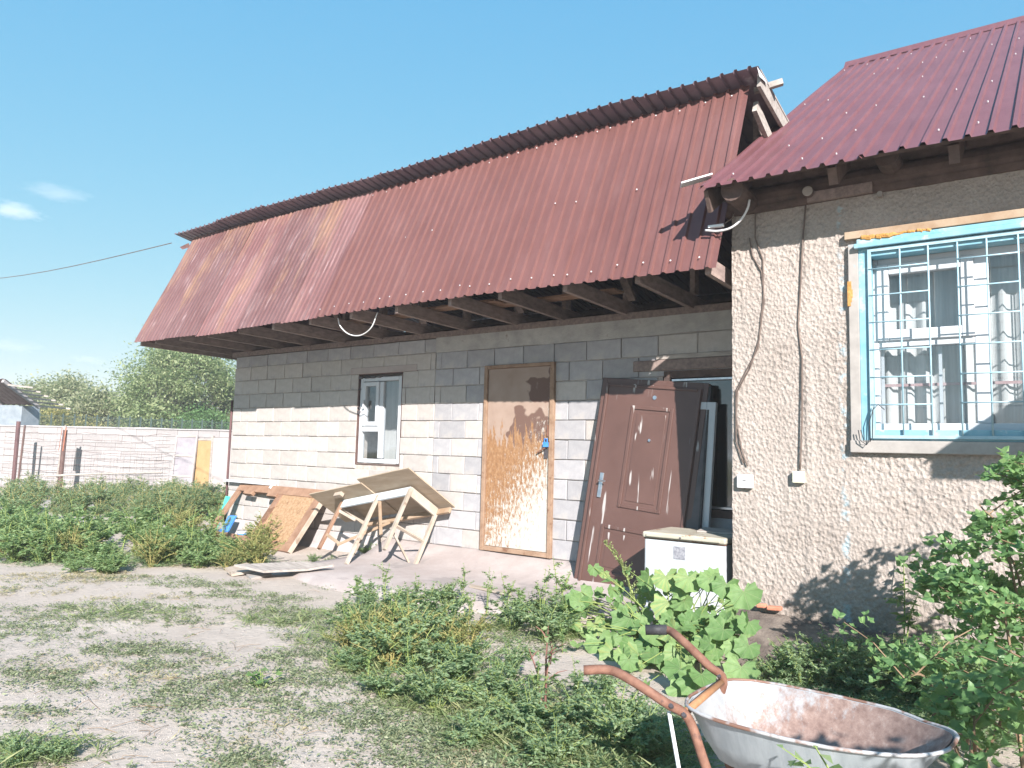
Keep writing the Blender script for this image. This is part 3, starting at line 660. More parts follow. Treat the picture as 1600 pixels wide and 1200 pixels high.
mb = MB().box((W_ - 0.06, -0.012, 0.97), (W_ - 0.02, 0.0, 1.18)); dpart(mb, 'latch_plate', M['dark_metal'])
mb = MB().box((W_ - 0.055, -0.045, 1.09), (W_ + 0.0, -0.012, 1.14)).tube([(W_ - 0.045, -0.03, 1.14), (W_ - 0.045, -0.03, 1.175), (W_ - 0.01, -0.03, 1.175), (W_ - 0.01, -0.03, 1.14)], 0.006, 6); dpart(mb, 'padlock', M['plastic_blue'])
mb = MB().tube([(W_ - 0.13, -0.0, 1.03), (W_ - 0.13, -0.035, 1.03), (W_ - 0.03, -0.035, 1.08)], 0.008, 6); dpart(mb, 'handle', M['rust'])
mb = MB().box((W_ - 0.03, -0.014, 1.2), (W_ + 0.012, 0.0, 1.32)); dpart(mb, 'hasp', M['rust'])
# dark window behind the leaning door, its timber lintel
a, b, c, d = WIN2
W2 = frame(a + 0.02, b - 0.02, c + 0.02, d - 0.01, -0.01, 0.09, 0.07).build('window', M['wood_dark'], LB, bevel=0.004)
frame(a + 0.10, b - 0.10, c + 0.10, d - 0.09, 0.0, 0.05, 0.018).build('glazing_bead', M['chrome'], W2)
pane(W2, a + 0.10, b - 0.10, c + 0.10, d - 0.09, 0.05)
MB().box((a - 0.3, -0.03, d - 0.005), (b + 0.1, 0.1, d + 0.10)).build('lintel', M['wood_brown'], LB, bevel=0.01)
MB().box((a - 0.06, -0.022, d + 0.102), (b + 0.1, 0.08, d + 0.15)).build('lintel', M['wood_gray'], LB, bevel=0.01)
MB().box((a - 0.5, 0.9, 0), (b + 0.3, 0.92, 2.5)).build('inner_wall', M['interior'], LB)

# ---------------------------------------------------------------- the plastered house
HY = R(1.5); HC = (-2.01, -0.90, 0.0)
HO = thing('plastered_house', 'rough plastered house with maroon tin roof and blue barred window', 'house', HC, HY)
HM = ROOT[HO.name]
def hw(px, py, w=0.0):
    p0 = HM @ Vector((0, w, 0)); nn = HM.to_3x3() @ Vector((0, 1, 0))
    return HM.inverted() @ Vector(on_plane(px, py, p0, nn))
U1, ZT = 6.5, 3.32
HWIN = (0.905, 2.42, 1.435, 2.90)
# front wall: fine grid of rough-cast plaster around the window, plain beyond the frame
us = np.concatenate([np.arange(0, 2.36, 0.0118), np.arange(2.36, U1 + 0.2, 0.3)]); zs = np.arange(-0.1, 3.26, 0.0118)
nu, nz = len(us), len(zs)
V = np.zeros((nz, nu, 3))
for j, zq in enumerate(zs):
    for i, uq in enumerate(us):
        if uq < 2.4:
            a1 = mnoise.noise((uq * 26 + zq * 12, zq * 23 - uq * 8, 1.0)); a2 = mnoise.noise((uq * 55, zq * 46, 5.0)); a3 = mnoise.noise((uq * 1.6, zq * 1.6, 8.0))
            amp = max(0.18, min(1.35, 0.8 + 1.3 * mnoise.noise((uq * 1.3, zq * 1.3, 14.0)))); dd = -(amp * (0.0085 * max(a1, -0.3) + 0.0055 * a2) + 0.016 * a3)
            if 0.54 < uq < 0.60 and zq < 2.95: dd = dd * 0.35 - 0.003           # vertical screed strip
            if zq < 0.34 and uq < 0.35: dd *= 0.3
        else: dd = 0
        V[j, i] = (uq + (0.006 * mnoise.noise((0, zq * 14, 3)) - 0.002 if i == 0 else 0), dd, zq)
I = np.arange(nu * nz).reshape(nz, nu)
Q = np.stack([I[:-1, :-1], I[:-1, 1:], I[1:, 1:], I[1:, :-1]], -1)
um = (us[:-1] + us[1:]) / 2; zm = (zs[:-1] + zs[1:]) / 2
keep = ~((um[None, :] > HWIN[0] + 0.02) & (um[None, :] < HWIN[1]) & (zm[:, None] > HWIN[2] + 0.02) & (zm[:, None] < HWIN[3] - 0.01))
HWALL = link_mesh('wall', mesh_np('wall', V.reshape(-1, 3), Q[keep], smooth=True), M['plaster'], HO)
mb = MB(); mb.add([(0, 0, -0.1), (0, 8, -0.1), (0, 8, ZT), (0, 0, ZT + 0.18), (0, 4.2, 6.0)], [(0, 3, 4, 2, 1)])
mb.add([(0.01, 0.3, -0.1), (U1, 0.3, -0.1), (U1, 0.3, ZT), (0.01, 0.3, ZT)], [])
mb.box((U1, 0, -0.1), (U1 + 0.3, 8, ZT)); mb.box((0, 8, -0.1), (U1 + 0.3, 8.3, ZT)); mb.build('side_wall', M['plaster'], HO, local=True)
mb = MB(); a, b, c, d = HWIN
mb.add([(a, 0, c), (b, 0, c), (b, 0, d), (a, 0, d), (a, 0.32, c), (b, 0.32, c), (b, 0.32, d), (a, 0.32, d)], [(0, 1, 5, 4), (1, 2, 6, 5), (2, 3, 7, 6), (3, 0, 4, 7)])
mb.build('window_reveal', M['trim_gray'], HO, local=True)
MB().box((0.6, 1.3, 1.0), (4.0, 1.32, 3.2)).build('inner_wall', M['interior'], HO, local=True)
# window: casing boards, blue outer frame, white sashes
HWN = frame(a + 0.012, b - 0.01, c + 0.03, d - 0.06, -0.03, 0.10, 0.075).build('window', M['blue'], HO, local=True, bevel=0.004)
MB().box((a - 0.055, -0.035, c - 0.03), (a + 0.012, 0.02, d - 0.03)).build('casing', M['trim_gray'], HWN, local=True, bevel=0.004)
MB().box((a - 0.06, -0.045, c - 0.055), (b + 0.08, 0.05, c + 0.030)).build('sill', M['trim_gray'], HWN, local=True, bevel=0.006)
MB().box((b - 0.012, -0.035, c - 0.03), (b + 0.055, 0.02, d - 0.03)).build('casing', M['trim_gray'], HWN, local=True, bevel=0.004)
MB().obox((a - 0.075, -0.05, d + 0.005), (b - a + 0.2, 0, -0.005), (0, 0.08, 0), (0, 0, 0.055)).build('head_board', M['wood_raw'], HWN, local=True, bevel=0.004)
MB().box((a - 0.01, -0.075, d - 0.075), (b + 0.03, 0.0, d - 0.04)).build('head_moulding', M['blue'], HWN, local=True, bevel=0.006)
MB().box((a + 0.005, -0.055, d - 0.0395), (b + 0.03, 0.0, d - 0.005)).build('head_moulding', M['blue'], HWN, local=True, bevel=0.006)
mb = MB()
for i in range(26):
    x = a + 0.05 + i * 0.016 + random.uniform(-.01, .01); s = random.uniform(0.012, 0.022) * (1.25 if i < 12 else 0.8)
    mb.tube([(x - s, -0.045, d + 0.002), (x - s * 0.4, -0.05, d + random.uniform(-.008, .006)), (x + s * 0.5, -0.05, d + random.uniform(-.01, .006)), (x + s, -0.045, d + 0.002)], [s * 0.3, s * random.uniform(.6, .9), s * random.uniform(.5, .9), s * 0.3], 7)
for i in range(6): mb.box((a - 0.062, -0.04, 2.42 + i * 0.03), (a - 0.045 + random.uniform(0, .02), 0.0, 2.45 + i * 0.03))
mb.build('mounting_foam', M['foam'], HWN, local=True, bevel=0.004)['kind'] = 'stuff'
yf = 0.105
f0, f1, g0, g1 = a + 0.06, b - 0.06, c + 0.10, d - 0.13
frame(f0, f1, g0, g1, yf, yf + 0.07, 0.055).box((1.60, yf + .001, g0 + 0.055), (1.69, yf + 0.069, g1 - 0.055)).box((f0 + 0.055, yf + .002, 2.13), (1.60, yf + 0.068, 2.20)).build('white_frame', M['pvc'], HWN, local=True, bevel=0.006)
frame(f0 + 0.05, 1.605, 2.175, g1 - 0.045, yf - 0.02, yf + 0.05, 0.075).build('sash', M['pvc'], HWN, local=True, bevel=0.006)
pane(HWN, f0 + 0.125, 1.53, 2.25, g1 - 0.12, yf + 0.02, True); pane(HWN, f0 + 0.055, 1.60, g0 + 0.055, 2.13, yf + 0.03, True); pane(HWN, 1.69, f1 - 0.055, g0 + 0.055, g1 - 0.055, yf + 0.03, True)
mb = MB(); n = 60
for i in range(n + 1):
    x = a + 0.05 + (b - a - 0.1) * i / n; yq = 0.34 + 0.025 * math.sin(i * 1.25) + 0.012 * math.sin(i * 2.9)
    mb.v += [(x, yq, c - 0.05), (x, yq, d)]
    if i: q = len(mb.v) - 4; mb.f.append((q, q + 2, q + 3, q + 1))
mb.build('curtain', M['curtain'], HWN, local=True, smooth=True)
for (u0, z0_) in ((1.02, 1.55), (1.38, 1.50), (1.60, 1.52)):
    MB().box((u0, yf + 0.08, g0 + 0.05), (u0 + 0.02, yf + 0.10, 2.13)).build('inner_batten', M['pvc'], HWN, local=True)
MB().box((a + 0.1, 0.30, 1.865), (b - 0.1, 0.304, 1.885)).build('curtain_stripe', M['faded_red'], HWN, local=True)  # red reflection of the panes, built as a coloured strip
# the grille of blue bars
mb = frame(a + 0.075, b - 0.075, c + 0.045, d - 0.085, -0.052, -0.034, 0.022); GR = mb.build('window_grille', M['blue_pale'], HO, local=True)
vx = [1.182, 1.353, 1.524, 1.688, 1.858, 2.03, 2.20]
for x in vx: MB().tube([(x, -0.045, c + 0.055), (x, -0.045, d - 0.095)], 0.0058, 6).build('bar', M['blue_pale'], GR, local=True, smooth=True)
for zq in (2.668, 2.48, 2.288, 2.095, 1.902, 1.712):
    for (p, q) in ((a + 0.08, vx[1]), (vx[2], vx[4]), (vx[5], b - 0.08)):
        dz = 0.006 * (1 if p > 1.4 else 0)
        MB().tube([(p, -0.051, zq + dz), (q, -0.051, zq + dz)], 0.005, 6).build('bar', M['blue_pale'], GR, local=True, smooth=True)
# loose wire hooked on the window corner
W3 = thing('wire_hook', 'loose bent wire hooked over lower left corner of blue window', 'wire', HM @ Vector((0.9, -0.06, 1.40)))
pts = [hw(*p, -0.075) for p in ((1341, 672), (1344, 688), (1354, 695), (1363, 684), (1364, 640), (1372, 632), (1382, 640))]
MB().tube([HM @ p for p in pts], 0.0035, 5).build('wire', M['black'], W3, smooth=True)
pts = [hw(*p, -0.075) for p in ((1345, 672), (1350, 690), (1360, 690), (1358, 660), (1366, 634))]
MB().tube([HM @ p for p in pts], 0.003, 5).build('wire', M['black'], W3, smooth=True)

# roof of the house
EZ = 3.31
def hr(s, t): return Vector((s + 0.20 * t, -0.50 + 4.7 * t, EZ + 3.085 * t))
hN = Vector((0, -3.085, 4.7)).normalized()
hb = [-0.10, 0.98, 2.06, 3.1, 4.18, 5.3, 6.9]
screw = MB()
for i, (p, q) in enumerate(zip(hb, hb[1:])):
    mb = MB(); ribbed(mb, p, q + (0.05 if i < 5 else 0), prT, hr, hN, 8, 0.0 + (0.002 * (i % 2)), 1.0, lambda s, t, i=i: 0.004 * (i % 2) + 0.012 * mnoise.noise((s * 1.5, t * 5, 2.2)))
    mb.build('roof_sheet', M['tin_house'], HO, local=True)
    for t in (0.05, 0.17, 0.33, 0.52, 0.72, 0.9):
        for s in np.arange(p + 0.09 + 0.12 * (int(t * 100) % 2), q, 0.24):
            if s > 2.6: break
            if random.random() < 0.3: continue
            pp = hr(s + random.uniform(-0.01, 0.01), t + random.uniform(-0.014, 0.014)) + hN * 0.014
            screw.tube([pp, pp + hN * 0.010], 0.0058, 6)
screw.build('screw_heads', M['cable_white'], HO, local=True)['kind'] = 'stuff'
mb = MB()
for i in range(8): mb.v += []
rp = [(-0.14, -0.10), (-0.02, 0.03), (0.02, 0.05), (0.08, 0.03), (0.22, -0.10)]
for s in (-0.10, 3.4, 7.0):
    for (dy, dz) in rp: q = hr(s, 1.0); mb.v.append((q.x, q.y + dy, q.z + dz + 0.02))
for i in range(2): mb.f += [(i * 5 + j, (i + 1) * 5 + j, (i + 1) * 5 + j + 1, i * 5 + j + 1) for j in range(4)]
mb.build('ridge_cap', M['tin_house'], HO, local=True)
mb = MB()
for s0_, s1_ in ((-0.06, 6.9),):
    ribbed(mb, s0_, s1_, prT, lambda s, t: Vector((s + 0.2, 4.2 + 4.6 * t, EZ + 3.085 - 3.05 * t)), (0, 0.55, 0.83), 2)
mb.build('rear_roof_sheet', M['tin_house'], HO, local=True)
for t in (0.03, 0.16, 0.33, 0.5, 0.7, 0.9):
    p, q = hr(-0.03, t) - hN * 0.024, hr(6.8, t) - hN * 0.024
    MB().beam(p, q, 0.10, 0.025, hN).build('batten', M['wood_dark'], HO, local=True)
for s in np.arange(0.10, 6.6, 0.72):
    p, q = hr(s, 0.015) - hN * 0.10, hr(s, 0.99) - hN * 0.10
    MB().beam(p, q, 0.06, 0.12, hN).build('rafter', M['wood_dark'], HO, local=True)
p, q = hr(-0.05, 0.005) - hN * 0.11, hr(-0.05, 0.55) - hN * 0.11
MB().beam(p, q, 0.03, 0.17, hN).build('rake_board', M['wood_dark'], HO, local=True)  # board added to cast the lower part of the eave shadow
def log(p, q, r, name='log', m='wood_dark'):
    p, q = Vector(p), Vector(q); pts = [p.lerp(q, i / 6) for i in range(7)]
    MB().tube([x + Vector((0.006 * mnoise.noise((i, r, 1)), 0, 0.008 * mnoise.noise((i, r, 9)))) for i, x in enumerate(pts)], [r * (1 + 0.06 * mnoise.noise((i * 2, r, 5))) for i in range(7)], 14).build(name, M[m], HO, local=True, smooth=False)
log((-0.06, 0.07, 3.34), (6.6, 0.07, 3.34), 0.105)
log((-0.10, 0.10, 3.52), (6.6, 0.10, 3.52), 0.10)
MB().box((0.02, -0.028, 3.225), (6.6, 0.2, 3.275)).build('plank', M['wood_dark'], HO, local=True)
MB().box((0.58, -0.06, 3.225), (1.02, -0.0285, 3.30)).build('plank', M['wood_brown'], HO, local=True)
for (pu, pz, r) in ((0.13, 3.30, 0.085), (1.14, 3.40, 0.075), (2.6, 3.38, 0.08), (4.1, 3.38, 0.08)):
    log((pu, -0.40 if pu < 0.5 else -0.24, pz), (pu - 0.02, 1.2, pz + 0.05), r)
e = hw(1262, 299, -0.10)
log((e.x, -0.10, e.z), (e.x, 0.6, e.z), 0.038, 'pole', 'wood_dark'); mb = MB(); mb.tube([(e.x, -0.101, e.z), (e.x, -0.112, e.z)], 0.036, 14); mb.build('pole_end', M['wood_gray'], HO, local=True)
e = hw(1375, 304, -0.04)
mb = MB(); mb.tube([(e.x, -0.06, e.z), (e.x, 0.2, e.z)], 0.02, 12); mb.build('pole_end', M['wood_gray'], HO, local=True)
# porch canopy over the door further along the wall, just outside the picture; its shade falls on the window corner
PC = thing('porch_canopy', 'small sheet canopy on two posts at the right of the house wall', 'canopy', HM @ Vector((3.0, -0.6, 0)), HY)
mb = MB(); ribbed(mb, -0.23, 1.9, prT, lambda s, t: Vector((s, 0.58 - 1.51 * t, 2.52 - 0.07 * t)), (0, 0, 1), 3); mb.build('sheet', M['tin_house'], PC, local=True)
mb = MB().box((-0.2, -0.90, 2.33), (1.9, -0.86, 2.42)); mb.build('front_beam', M['wood_brown'], PC, local=True)
for s in (0.9, 1.8): MB().box((s, -0.85, 0), (s + 0.08, -0.77, 2.33)).build('post', M['wood_brown'], PC, local=True)

# gutter stub, cables, sockets
t = thing('gutter_stub', 'short white trim strip poking out left of house eave', 'trim', HM @ Vector((-0.1, -0.4, 3.3)))
p0, p1 = hw(1064, 289, -0.43), hw(1112, 275, -0.33)
MB().beam(HM @ p0, HM @ p1, 0.10, 0.012).build('strip', M['cable_white'], t)
t = thing('cable_loop', 'curved white cable bracket hanging under the house roof corner', 'cable', HM @ Vector((0.0, -0.3, 3.1)))
pts = [HM @ hw(*p, -0.22) for p in ((1102, 360), (1122, 361), (1142, 356), (1158, 343), (1168, 326), (1171, 312))]
MB().tube(smooth_path(pts), 0.009, 6).build('cable', M['cable_white'], t, smooth=True)
pts = [HM @ hw(*p, -0.2) for p in ((1107, 355), (1131, 352))]
MB().beam(pts[0], pts[1], 0.03, 0.02).build('bracket', M['cable_white'], t)
pts = [HM @ hw(*p, -0.2) for p in ((1127, 372), (1124, 362), (1134, 348), (1146, 340))]
MB().tube(pts, 0.004, 5).build('wire', M['cable'], t, smooth=True)
def cable_thing(name, label, ptsl, rad, box=None, bm='socket', cm='cable'):
    t = thing(name, label, 'cable', HM @ Vector((hw(*ptsl[-1][0]).x, 0, hw(*ptsl[-1][0]).z)))
    for pl in ptsl:
        pts = [HM @ (hw(*p, -0.014)) for p in pl]
        fine = []
        for i in range(len(pts) - 1):
            for q in range(4):
                x = pts[i].lerp(pts[i + 1], q / 4); fine.append(x + Vector((0.004 * mnoise.noise((x.z * 9, 1, 1)), 0, 0)))
        fine.append(pts[-1])
        MB().tube(fine, rad, 5).build('cable', M[cm], t, smooth=True)
    if box:
        (xa, ya), (xb, yb) = box; p, q = hw(xa, ya), hw(xb, yb)
        mb = MB(); mb.box((p.x, -0.045, q.z), (q.x, -0.004, p.z)); mb.v = [tuple(HM @ Vector(v)) for v in mb.v]
        bx = mb.build('socket', M[bm], t, bevel=0.006)
        cx, cz = (p.x + q.x) / 2, (p.z + q.z) / 2
        if bm == 'socket':
            mb = MB(); mb.tube([HM @ Vector((cx, -0.0455, cz + 0.01)), HM @ Vector((cx, -0.049, cz + 0.01))], 0.02, 12); mb.build('socket_face', M['cable_white'], bx)
            mb = MB(); mb.box((cx - 0.012, -0.051, cz + 0.006), (cx + 0.012, -0.049, cz + 0.013)); mb.v = [tuple(HM @ Vector(v)) for v in mb.v]; mb.build('socket_hole', M['black'], bx)
        else:
            mb = MB(); mb.box((p.x + 0.01, -0.0475, q.z + 0.01), (q.x - 0.01, -0.0452, p.z - 0.01)); mb.v = [tuple(HM @ Vector(v)) for v in mb.v]; mb.build('box_lid', M[bm], bx)
cable_thing('wall_cable', 'twin brown cable drooping from eave to white socket at house corner',
            [[(1180, 318), (1180, 372), (1192, 405), (1193, 460), (1186, 530), (1172, 575), (1152, 612), (1150, 650), (1158, 700), (1168, 728)], [(1171, 372), (1176, 400), (1190, 425), (1194, 470), (1184, 545), (1150, 610), (1150, 690), (1162, 724)]], 0.0055, ((1154, 741), (1178, 763)))
cable_thing('wall_cable', 'single brown cable running straight down plaster to cream junction box',
            [[(1259, 318), (1255, 362), (1251, 440), (1247, 510), (1253, 560), (1253, 660), (1250, 734)]], 0.0065, ((1240, 736), (1259, 755)), 'cream')

# earth bank at the foot of the house
mb = MB(); us_ = np.arange(-0.25, 3.2, 0.09); ws = [0.02, -0.06, -0.16, -0.3, -0.45, -0.6, -0.78, -0.95]; zb = [0.20, 0.185, 0.17, 0.145, 0.11, 0.06, 0.01, -0.05]
for i, uq in enumerate(us_):
    for w_, z_ in zip(ws, zb):
        kx = max(0.0, min(1.0, (uq + 0.25) / 0.3)); z2 = (z_ - 0.02 * min(uq, 2)) * (0.25 + 0.75 * kx) if z_ > 0 else z_
        mb.v.append((uq, w_ + 0.05 * mnoise.noise((uq * 2, w_ * 3, 1)), z2 + 0.03 * mnoise.noise((uq * 4, w_ * 5, 2)) * (w_ < -0.1) + 0.012 * mnoise.noise((uq * 14, w_ * 14, 2)) * (w_ < 0)))
n = len(ws)
for i in range(len(us_) - 1): mb.f += [(i * n + j, i * n + j + 1, (i + 1) * n + j + 1, (i + 1) * n + j) for j in range(n - 1)]
mb.v = [tuple(HM @ Vector(v)) for v in mb.v]
structure(mb.build('earth_bank', M['bank'], smooth=True))
for i, (px_, py_, s) in enumerate(((1210, 952, 0.05), (1420, 1020, 0.035), (1190, 948, 0.035))):
    p = HM @ hw(px_, py_, -0.06)
    t = MB(); r = random.Random(i)
    t.obox(p + Vector((-s, -s * 0.5, -0.01)), (2 * s, 0.01, 0.004), (0.0, s, 0), (0, 0, 0.03))
    o = t.build('brick_fragment' if i != 1 else 'stone', M['brick_red'] if i != 1 else M['stone'], bevel=0.008)
    o['label'] = ['larger broken red brick piece at foot of plaster wall', 'grey stone at foot of plaster wall under the bush', 'smaller broken red brick piece at foot of house corner'][i]; o['category'] = 'rubble'

# ---------------------------------------------------------------- things standing against the wall
def frame_axes(origin, ex, ey):
    ex = Vector(ex).normalized(); ey = Vector(ey); ez = ex.cross(ey).normalized(); ey = ez.cross(ex)
    return Vector([float(q) for q in origin]), ex, ey, ez
class LF:           # mesh builder in a tilted local frame: x along, y depth (towards viewer is -), z up the leaf
    def __init__(s, o, ex, ez):
        s.o = Vector([float(q) for q in o]); s.ex = Vector(ex).normalized(); ez = Vector(ez); s.ey = ez.cross(s.ex).normalized(); s.ez = s.ex.cross(s.ey).normalized()
    def p(s, x, y, z): return s.o + s.ex * x + s.ey * y + s.ez * z
    def box(s, a, b, mb=None):
        mb = mb or MB(); (x0, y0, z0), (x1, y1, z1) = a, b
        return mb.obox(s.p(x0, y0, z0), s.ex * (x1 - x0), s.ey * (y1 - y0), s.ez * (z1 - z0))
    def tube(s, pts, r, n=8): return MB().tube([s.p(*q) for q in pts], r, n)

# brown steel door leaning on the wall
bl, tl = Vector((-3.80, -0.30, 0.07)), Vector((-3.60, -0.075, 2.10))
f = LF(bl, (1, 0, -0.088), tl - bl)
t = thing('steel_door', 'brown panelled steel door with scratched paint leaning against block wall', 'door', bl)
DW, DH = 1.10, 2.04
me = bpy.data.meshes.new('leaf'); q = MB().box((0.05, 0, 0.03), (DW - 0.05, 0.05, DH - 0.05)); me.from_pydata(q.v, [], q.f)
lf = link_mesh('leaf', me, M['brown_door'], t)
Mloc = Matrix((f.ex, f.ey, f.ez)).transposed()
lf.rotation_euler = Mloc.to_euler()
def sd(mb, name, m, par, bevel=0.0):
    return mb.build(name, m, par, bevel=bevel)
fr_ = f.box((0, 0.01, 0), (0.05, 0.075, DH)); f.box((DW - 0.05, 0.01, 0), (DW, 0.075, DH), fr_); f.box((0.05, 0.011, DH - 0.05), (DW - 0.05, 0.074, DH), fr_); f.box((0.05, 0.011, 0), (DW - 0.05, 0.074, 0.03), fr_)
sd(fr_, 'frame', M['brown_door'], t, 0.004)
sd(f.box((-0.012, 0.02, 0.0), (-0.001, 0.085, DH)), 'edge_strip', M['black'], t)
sd(f.box((0.055, -0.014, 0.03), (0.085, -0.0005, DH - 0.06)), 'edge_moulding', M['brown_door'], t, 0.006)
sd(f.box((DW - 0.085, -0.014, 0.03), (DW - 0.055, -0.0005, DH - 0.06)), 'edge_moulding', M['brown_door'], t, 0.006)
sd(f.box((0.09, -0.014, DH - 0.085), (DW - 0.09, -0.0005, DH - 0.06)), 'edge_moulding', M['brown_door'], t, 0.006)
for (x0, x1, z0, z1) in ((0.36, 0.80, 0.80, 1.78), (0.22, 0.84, 0.16, 0.62)):
    mb = MB()
    for (a, b) in (((x0, -0.012, z0), (x0 + 0.035, -0.0005, z1)), ((x1 - 0.035, -0.012, z0), (x1, -0.0005, z1)), ((x0 + 0.035, -0.0115, z0), (x1 - 0.035, -0.0005, z0 + 0.035)), ((x0 + 0.035, -0.0115, z1 - 0.035), (x1 - 0.035, -0.0005, z1))): f.box(a, b, mb)
    sd(mb, 'panel_moulding', M['brown_door'], t, 0.005)
    sd(f.box((x0 + 0.07, -0.006, z0 + 0.07), (x1 - 0.07, -0.0005, z1 - 0.07)), 'panel', M['brown_door'], t, 0.004)
hp = sd(f.box((0.13, -0.014, 0.86), (0.172, -0.0005, 1.10)), 'handle_plate', M['chrome'], t, 0.004)
sd(f.tube([(0.151, -0.014, 1.02), (0.151, -0.05, 1.02), (0.22, -0.055, 1.02)], 0.009), 'handle', M['chrome'], hp)
sd(f.tube([(0.60, -0.0005, 1.46), (0.60, -0.02, 1.46)], 0.013, 12), 'peephole', M['chrome'], t)
sd(f.tube([(0.59, -0.0005, 1.87), (0.59, -0.008, 1.87)], 0.02, 12), 'badge', M['chrome'], t)
# dark sheet behind it on the right, and a white sash leaning in the corner
p = Vector((-2.66, -0.30, 0.05)); f2 = LF(p, (1, 0, -0.03), (0.20, 0.23, 1.92))
t = thing('dark_panel', 'narrow black metal panel leaning behind the brown steel door', 'panel', p)
sd(f2.box((-0.06, 0.012, 0.0), (0.075, 0.045, 1.93)), 'panel', M['dark_metal'], t, 0.004); sd(f2.box((0.0755, 0.0, 0.0), (0.095, 0.05, 1.93)), 'edge', M['black'], t)
p = Vector((-2.66, -0.24, 0.05)); f3 = LF(p, (1, 0, -0.03), (0.05, 0.15, 1.78))
t = thing('discarded_window', 'tall white window frame leaning between steel door and house corner', 'window sash', p)
for x0 in (-0.30, 0.07): sd(f3.box((x0, 0, 0), (x0 + 0.085, 0.05, 1.78)), 'stile', M['pvc'], t, 0.006)
for z0 in (0.0, 1.71): sd(f3.box((-0.215, 0.001, z0), (0.07, 0.049, z0 + 0.07)), 'rail', M['pvc'], t, 0.006)
sd(f3.box((-0.215, 0.02, 0.07), (0.07, 0.028, 1.71)), 'pane', M['glass'], t)

# chest freezer
FX0, FX1, FY0, FY1, FZ = -2.77, -2.085, -0.86, -0.34, 0.70
t = thing('chest_freezer', 'small white chest freezer with yellowed rusty lid beside house corner', 'freezer', ((FX0 + FX1) / 2, (FY0 + FY1) / 2, 0))
MB().box((FX0, FY0, 0.06), (FX1, FY1, FZ - 0.055)).build('body', M['white_enamel'], t, bevel=0.015)
LID = MB().box((FX0 - 0.01, FY0 - 0.02, FZ - 0.05), (FX1 + 0.012, FY1 + 0.01, FZ)).build('lid', M['lid'], t, bevel=0.014)
MB().box((FX0 + 0.03, FY0 - 0.034, FZ - 0.038), (FX1 - 0.03, FY0 - 0.019, FZ - 0.016)).build('handle_strip', M['lid'], LID, bevel=0.005)
MB().tube([(-2.44, FY0 - 0.035, FZ - 0.027), (-2.44, FY0 - 0.038, FZ - 0.027)], 0.008, 10).build('lock', M['dark_metal'], LID)
MB().box((FX0 - 0.002, FY0 - 0.004, FZ - 0.058), (FX1 + 0.003, FY1, FZ - 0.0515)).build('seal', M['rust'], t)
MB().box((-2.51, FY0 - 0.003, 0.50), (-2.41, FY0 - 0.0002, 0.60)).build('rating_plate', M['label_gray'], t)
for (x, y) in ((FX0 + 0.05, FY0 + 0.05), (FX1 - 0.05, FY0 + 0.05), (FX0 + 0.05, FY1 - 0.05), (FX1 - 0.05, FY1 - 0.05)): MB().tube([(x, y, 0), (x, y, 0.06)], 0.02, 8).build('foot', M['black'], t)
t = thing('crumpled_sheet', 'flat dusty board lying on the freezer lid', 'board', (-2.25, -0.5, FZ))
MB().obox((-2.42, -0.60, FZ + 0.002), (0.30, 0.05, 0.0), (-0.03, 0.22, 0.012), (0, 0, 0.012)).build('board', M['wood_gray'], t)

# old panelled door lying on its side against the wall, left half open
b0, b1 = Vector((-9.78, -0.56, 0.02)), Vector((-7.72, -0.66, 0.02))
tp = Vector((-8.02, -0.07, 0.735)); tq = Vector((-9.88, -0.06, 0.755))
f = LF(b0, b1 - b0, ((tq + tp) / 2 - (b0 + b1) / 2)); L_, H_ = (b1 - b0).length, ((tq + tp) / 2 - (b0 + b1) / 2).length
t = thing('old_door', 'brown wooden door on its side leaning at the wall, one panel missing', 'door', b0)
sd(f.box((0, 0, H_ - 0.13), (L_ - 0.14, 0.045, H_)), 'stile', M['wood_orange'], t, 0.005); sd(f.box((0, 0, 0), (L_, 0.045, 0.12)), 'stile', M['wood_orange'], t, 0.005)
sd(f.box((0, 0.001, 0.12), (0.10, 0.044, H_ - 0.13)), 'rail', M['wood_orange'], t, 0.005); sd(f.box((L_ * 0.52, 0.001, 0.12), (L_ * 0.52 + 0.12, 0.044, H_ - 0.13)), 'rail', M['wood_orange'], t, 0.005)
sd(f.box((L_ - 0.14, 0.001, 0.12), (L_, 0.044, H_)), 'rail', M['wood_orange'], t, 0.005)
sd(f.box((L_ * 0.52 + 0.12, 0.012, 0.12), (L_ - 0.14, 0.028, H_ - 0.13)), 'panel', M['chipboard'], t)
for xx in (0.28, 0.88): sd(f.box((xx, -0.03, H_ - 0.19), (xx + 0.22, 0.03, H_ - 0.135)), 'cleat', M['wood_orange'], t, 0.004)
sd(f.box((0.8, -0.02, H_ - 0.06), (0.83, -0.0005, H_ + 0.03)), 'hinge', M['cable_white'], t)
o = f.box((L_ + 0.001, 0.0, 0.0), (L_ + 0.03, 0.05, H_ - 0.02)); sd(o, 'edge_board', M['wood_pale'], t)
t = thing('blue_dustpan', 'blue plastic scoop standing behind the open half of old door', 'dustpan', wp(352, 840, -0.25))
a, b = Vector(wp(360, 803, -0.22)), Vector(wp(348, 828, -0.30))
mb = MB(); mb.obox(b + Vector((-0.08, 0, -0.03)), (0.17, 0, 0), (0.0, 0.05, 0.01), a - b + Vector((0.02, 0, 0))); mb.build('scoop', M['plastic_blue'], t, bevel=0.01)
mb = MB(); mb.obox(b + Vector((-0.09, -0.02, -0.05)), (0.19, 0, 0), (0.0, 0.015, 0.0), (0, 0, 0.06)); mb.build('lip', M['plastic_blue'], t, bevel=0.005)
t = thing('green_sheet', 'strip of turquoise sheet standing behind left end of old door', 'sheet', wp(349, 790, 0.0))
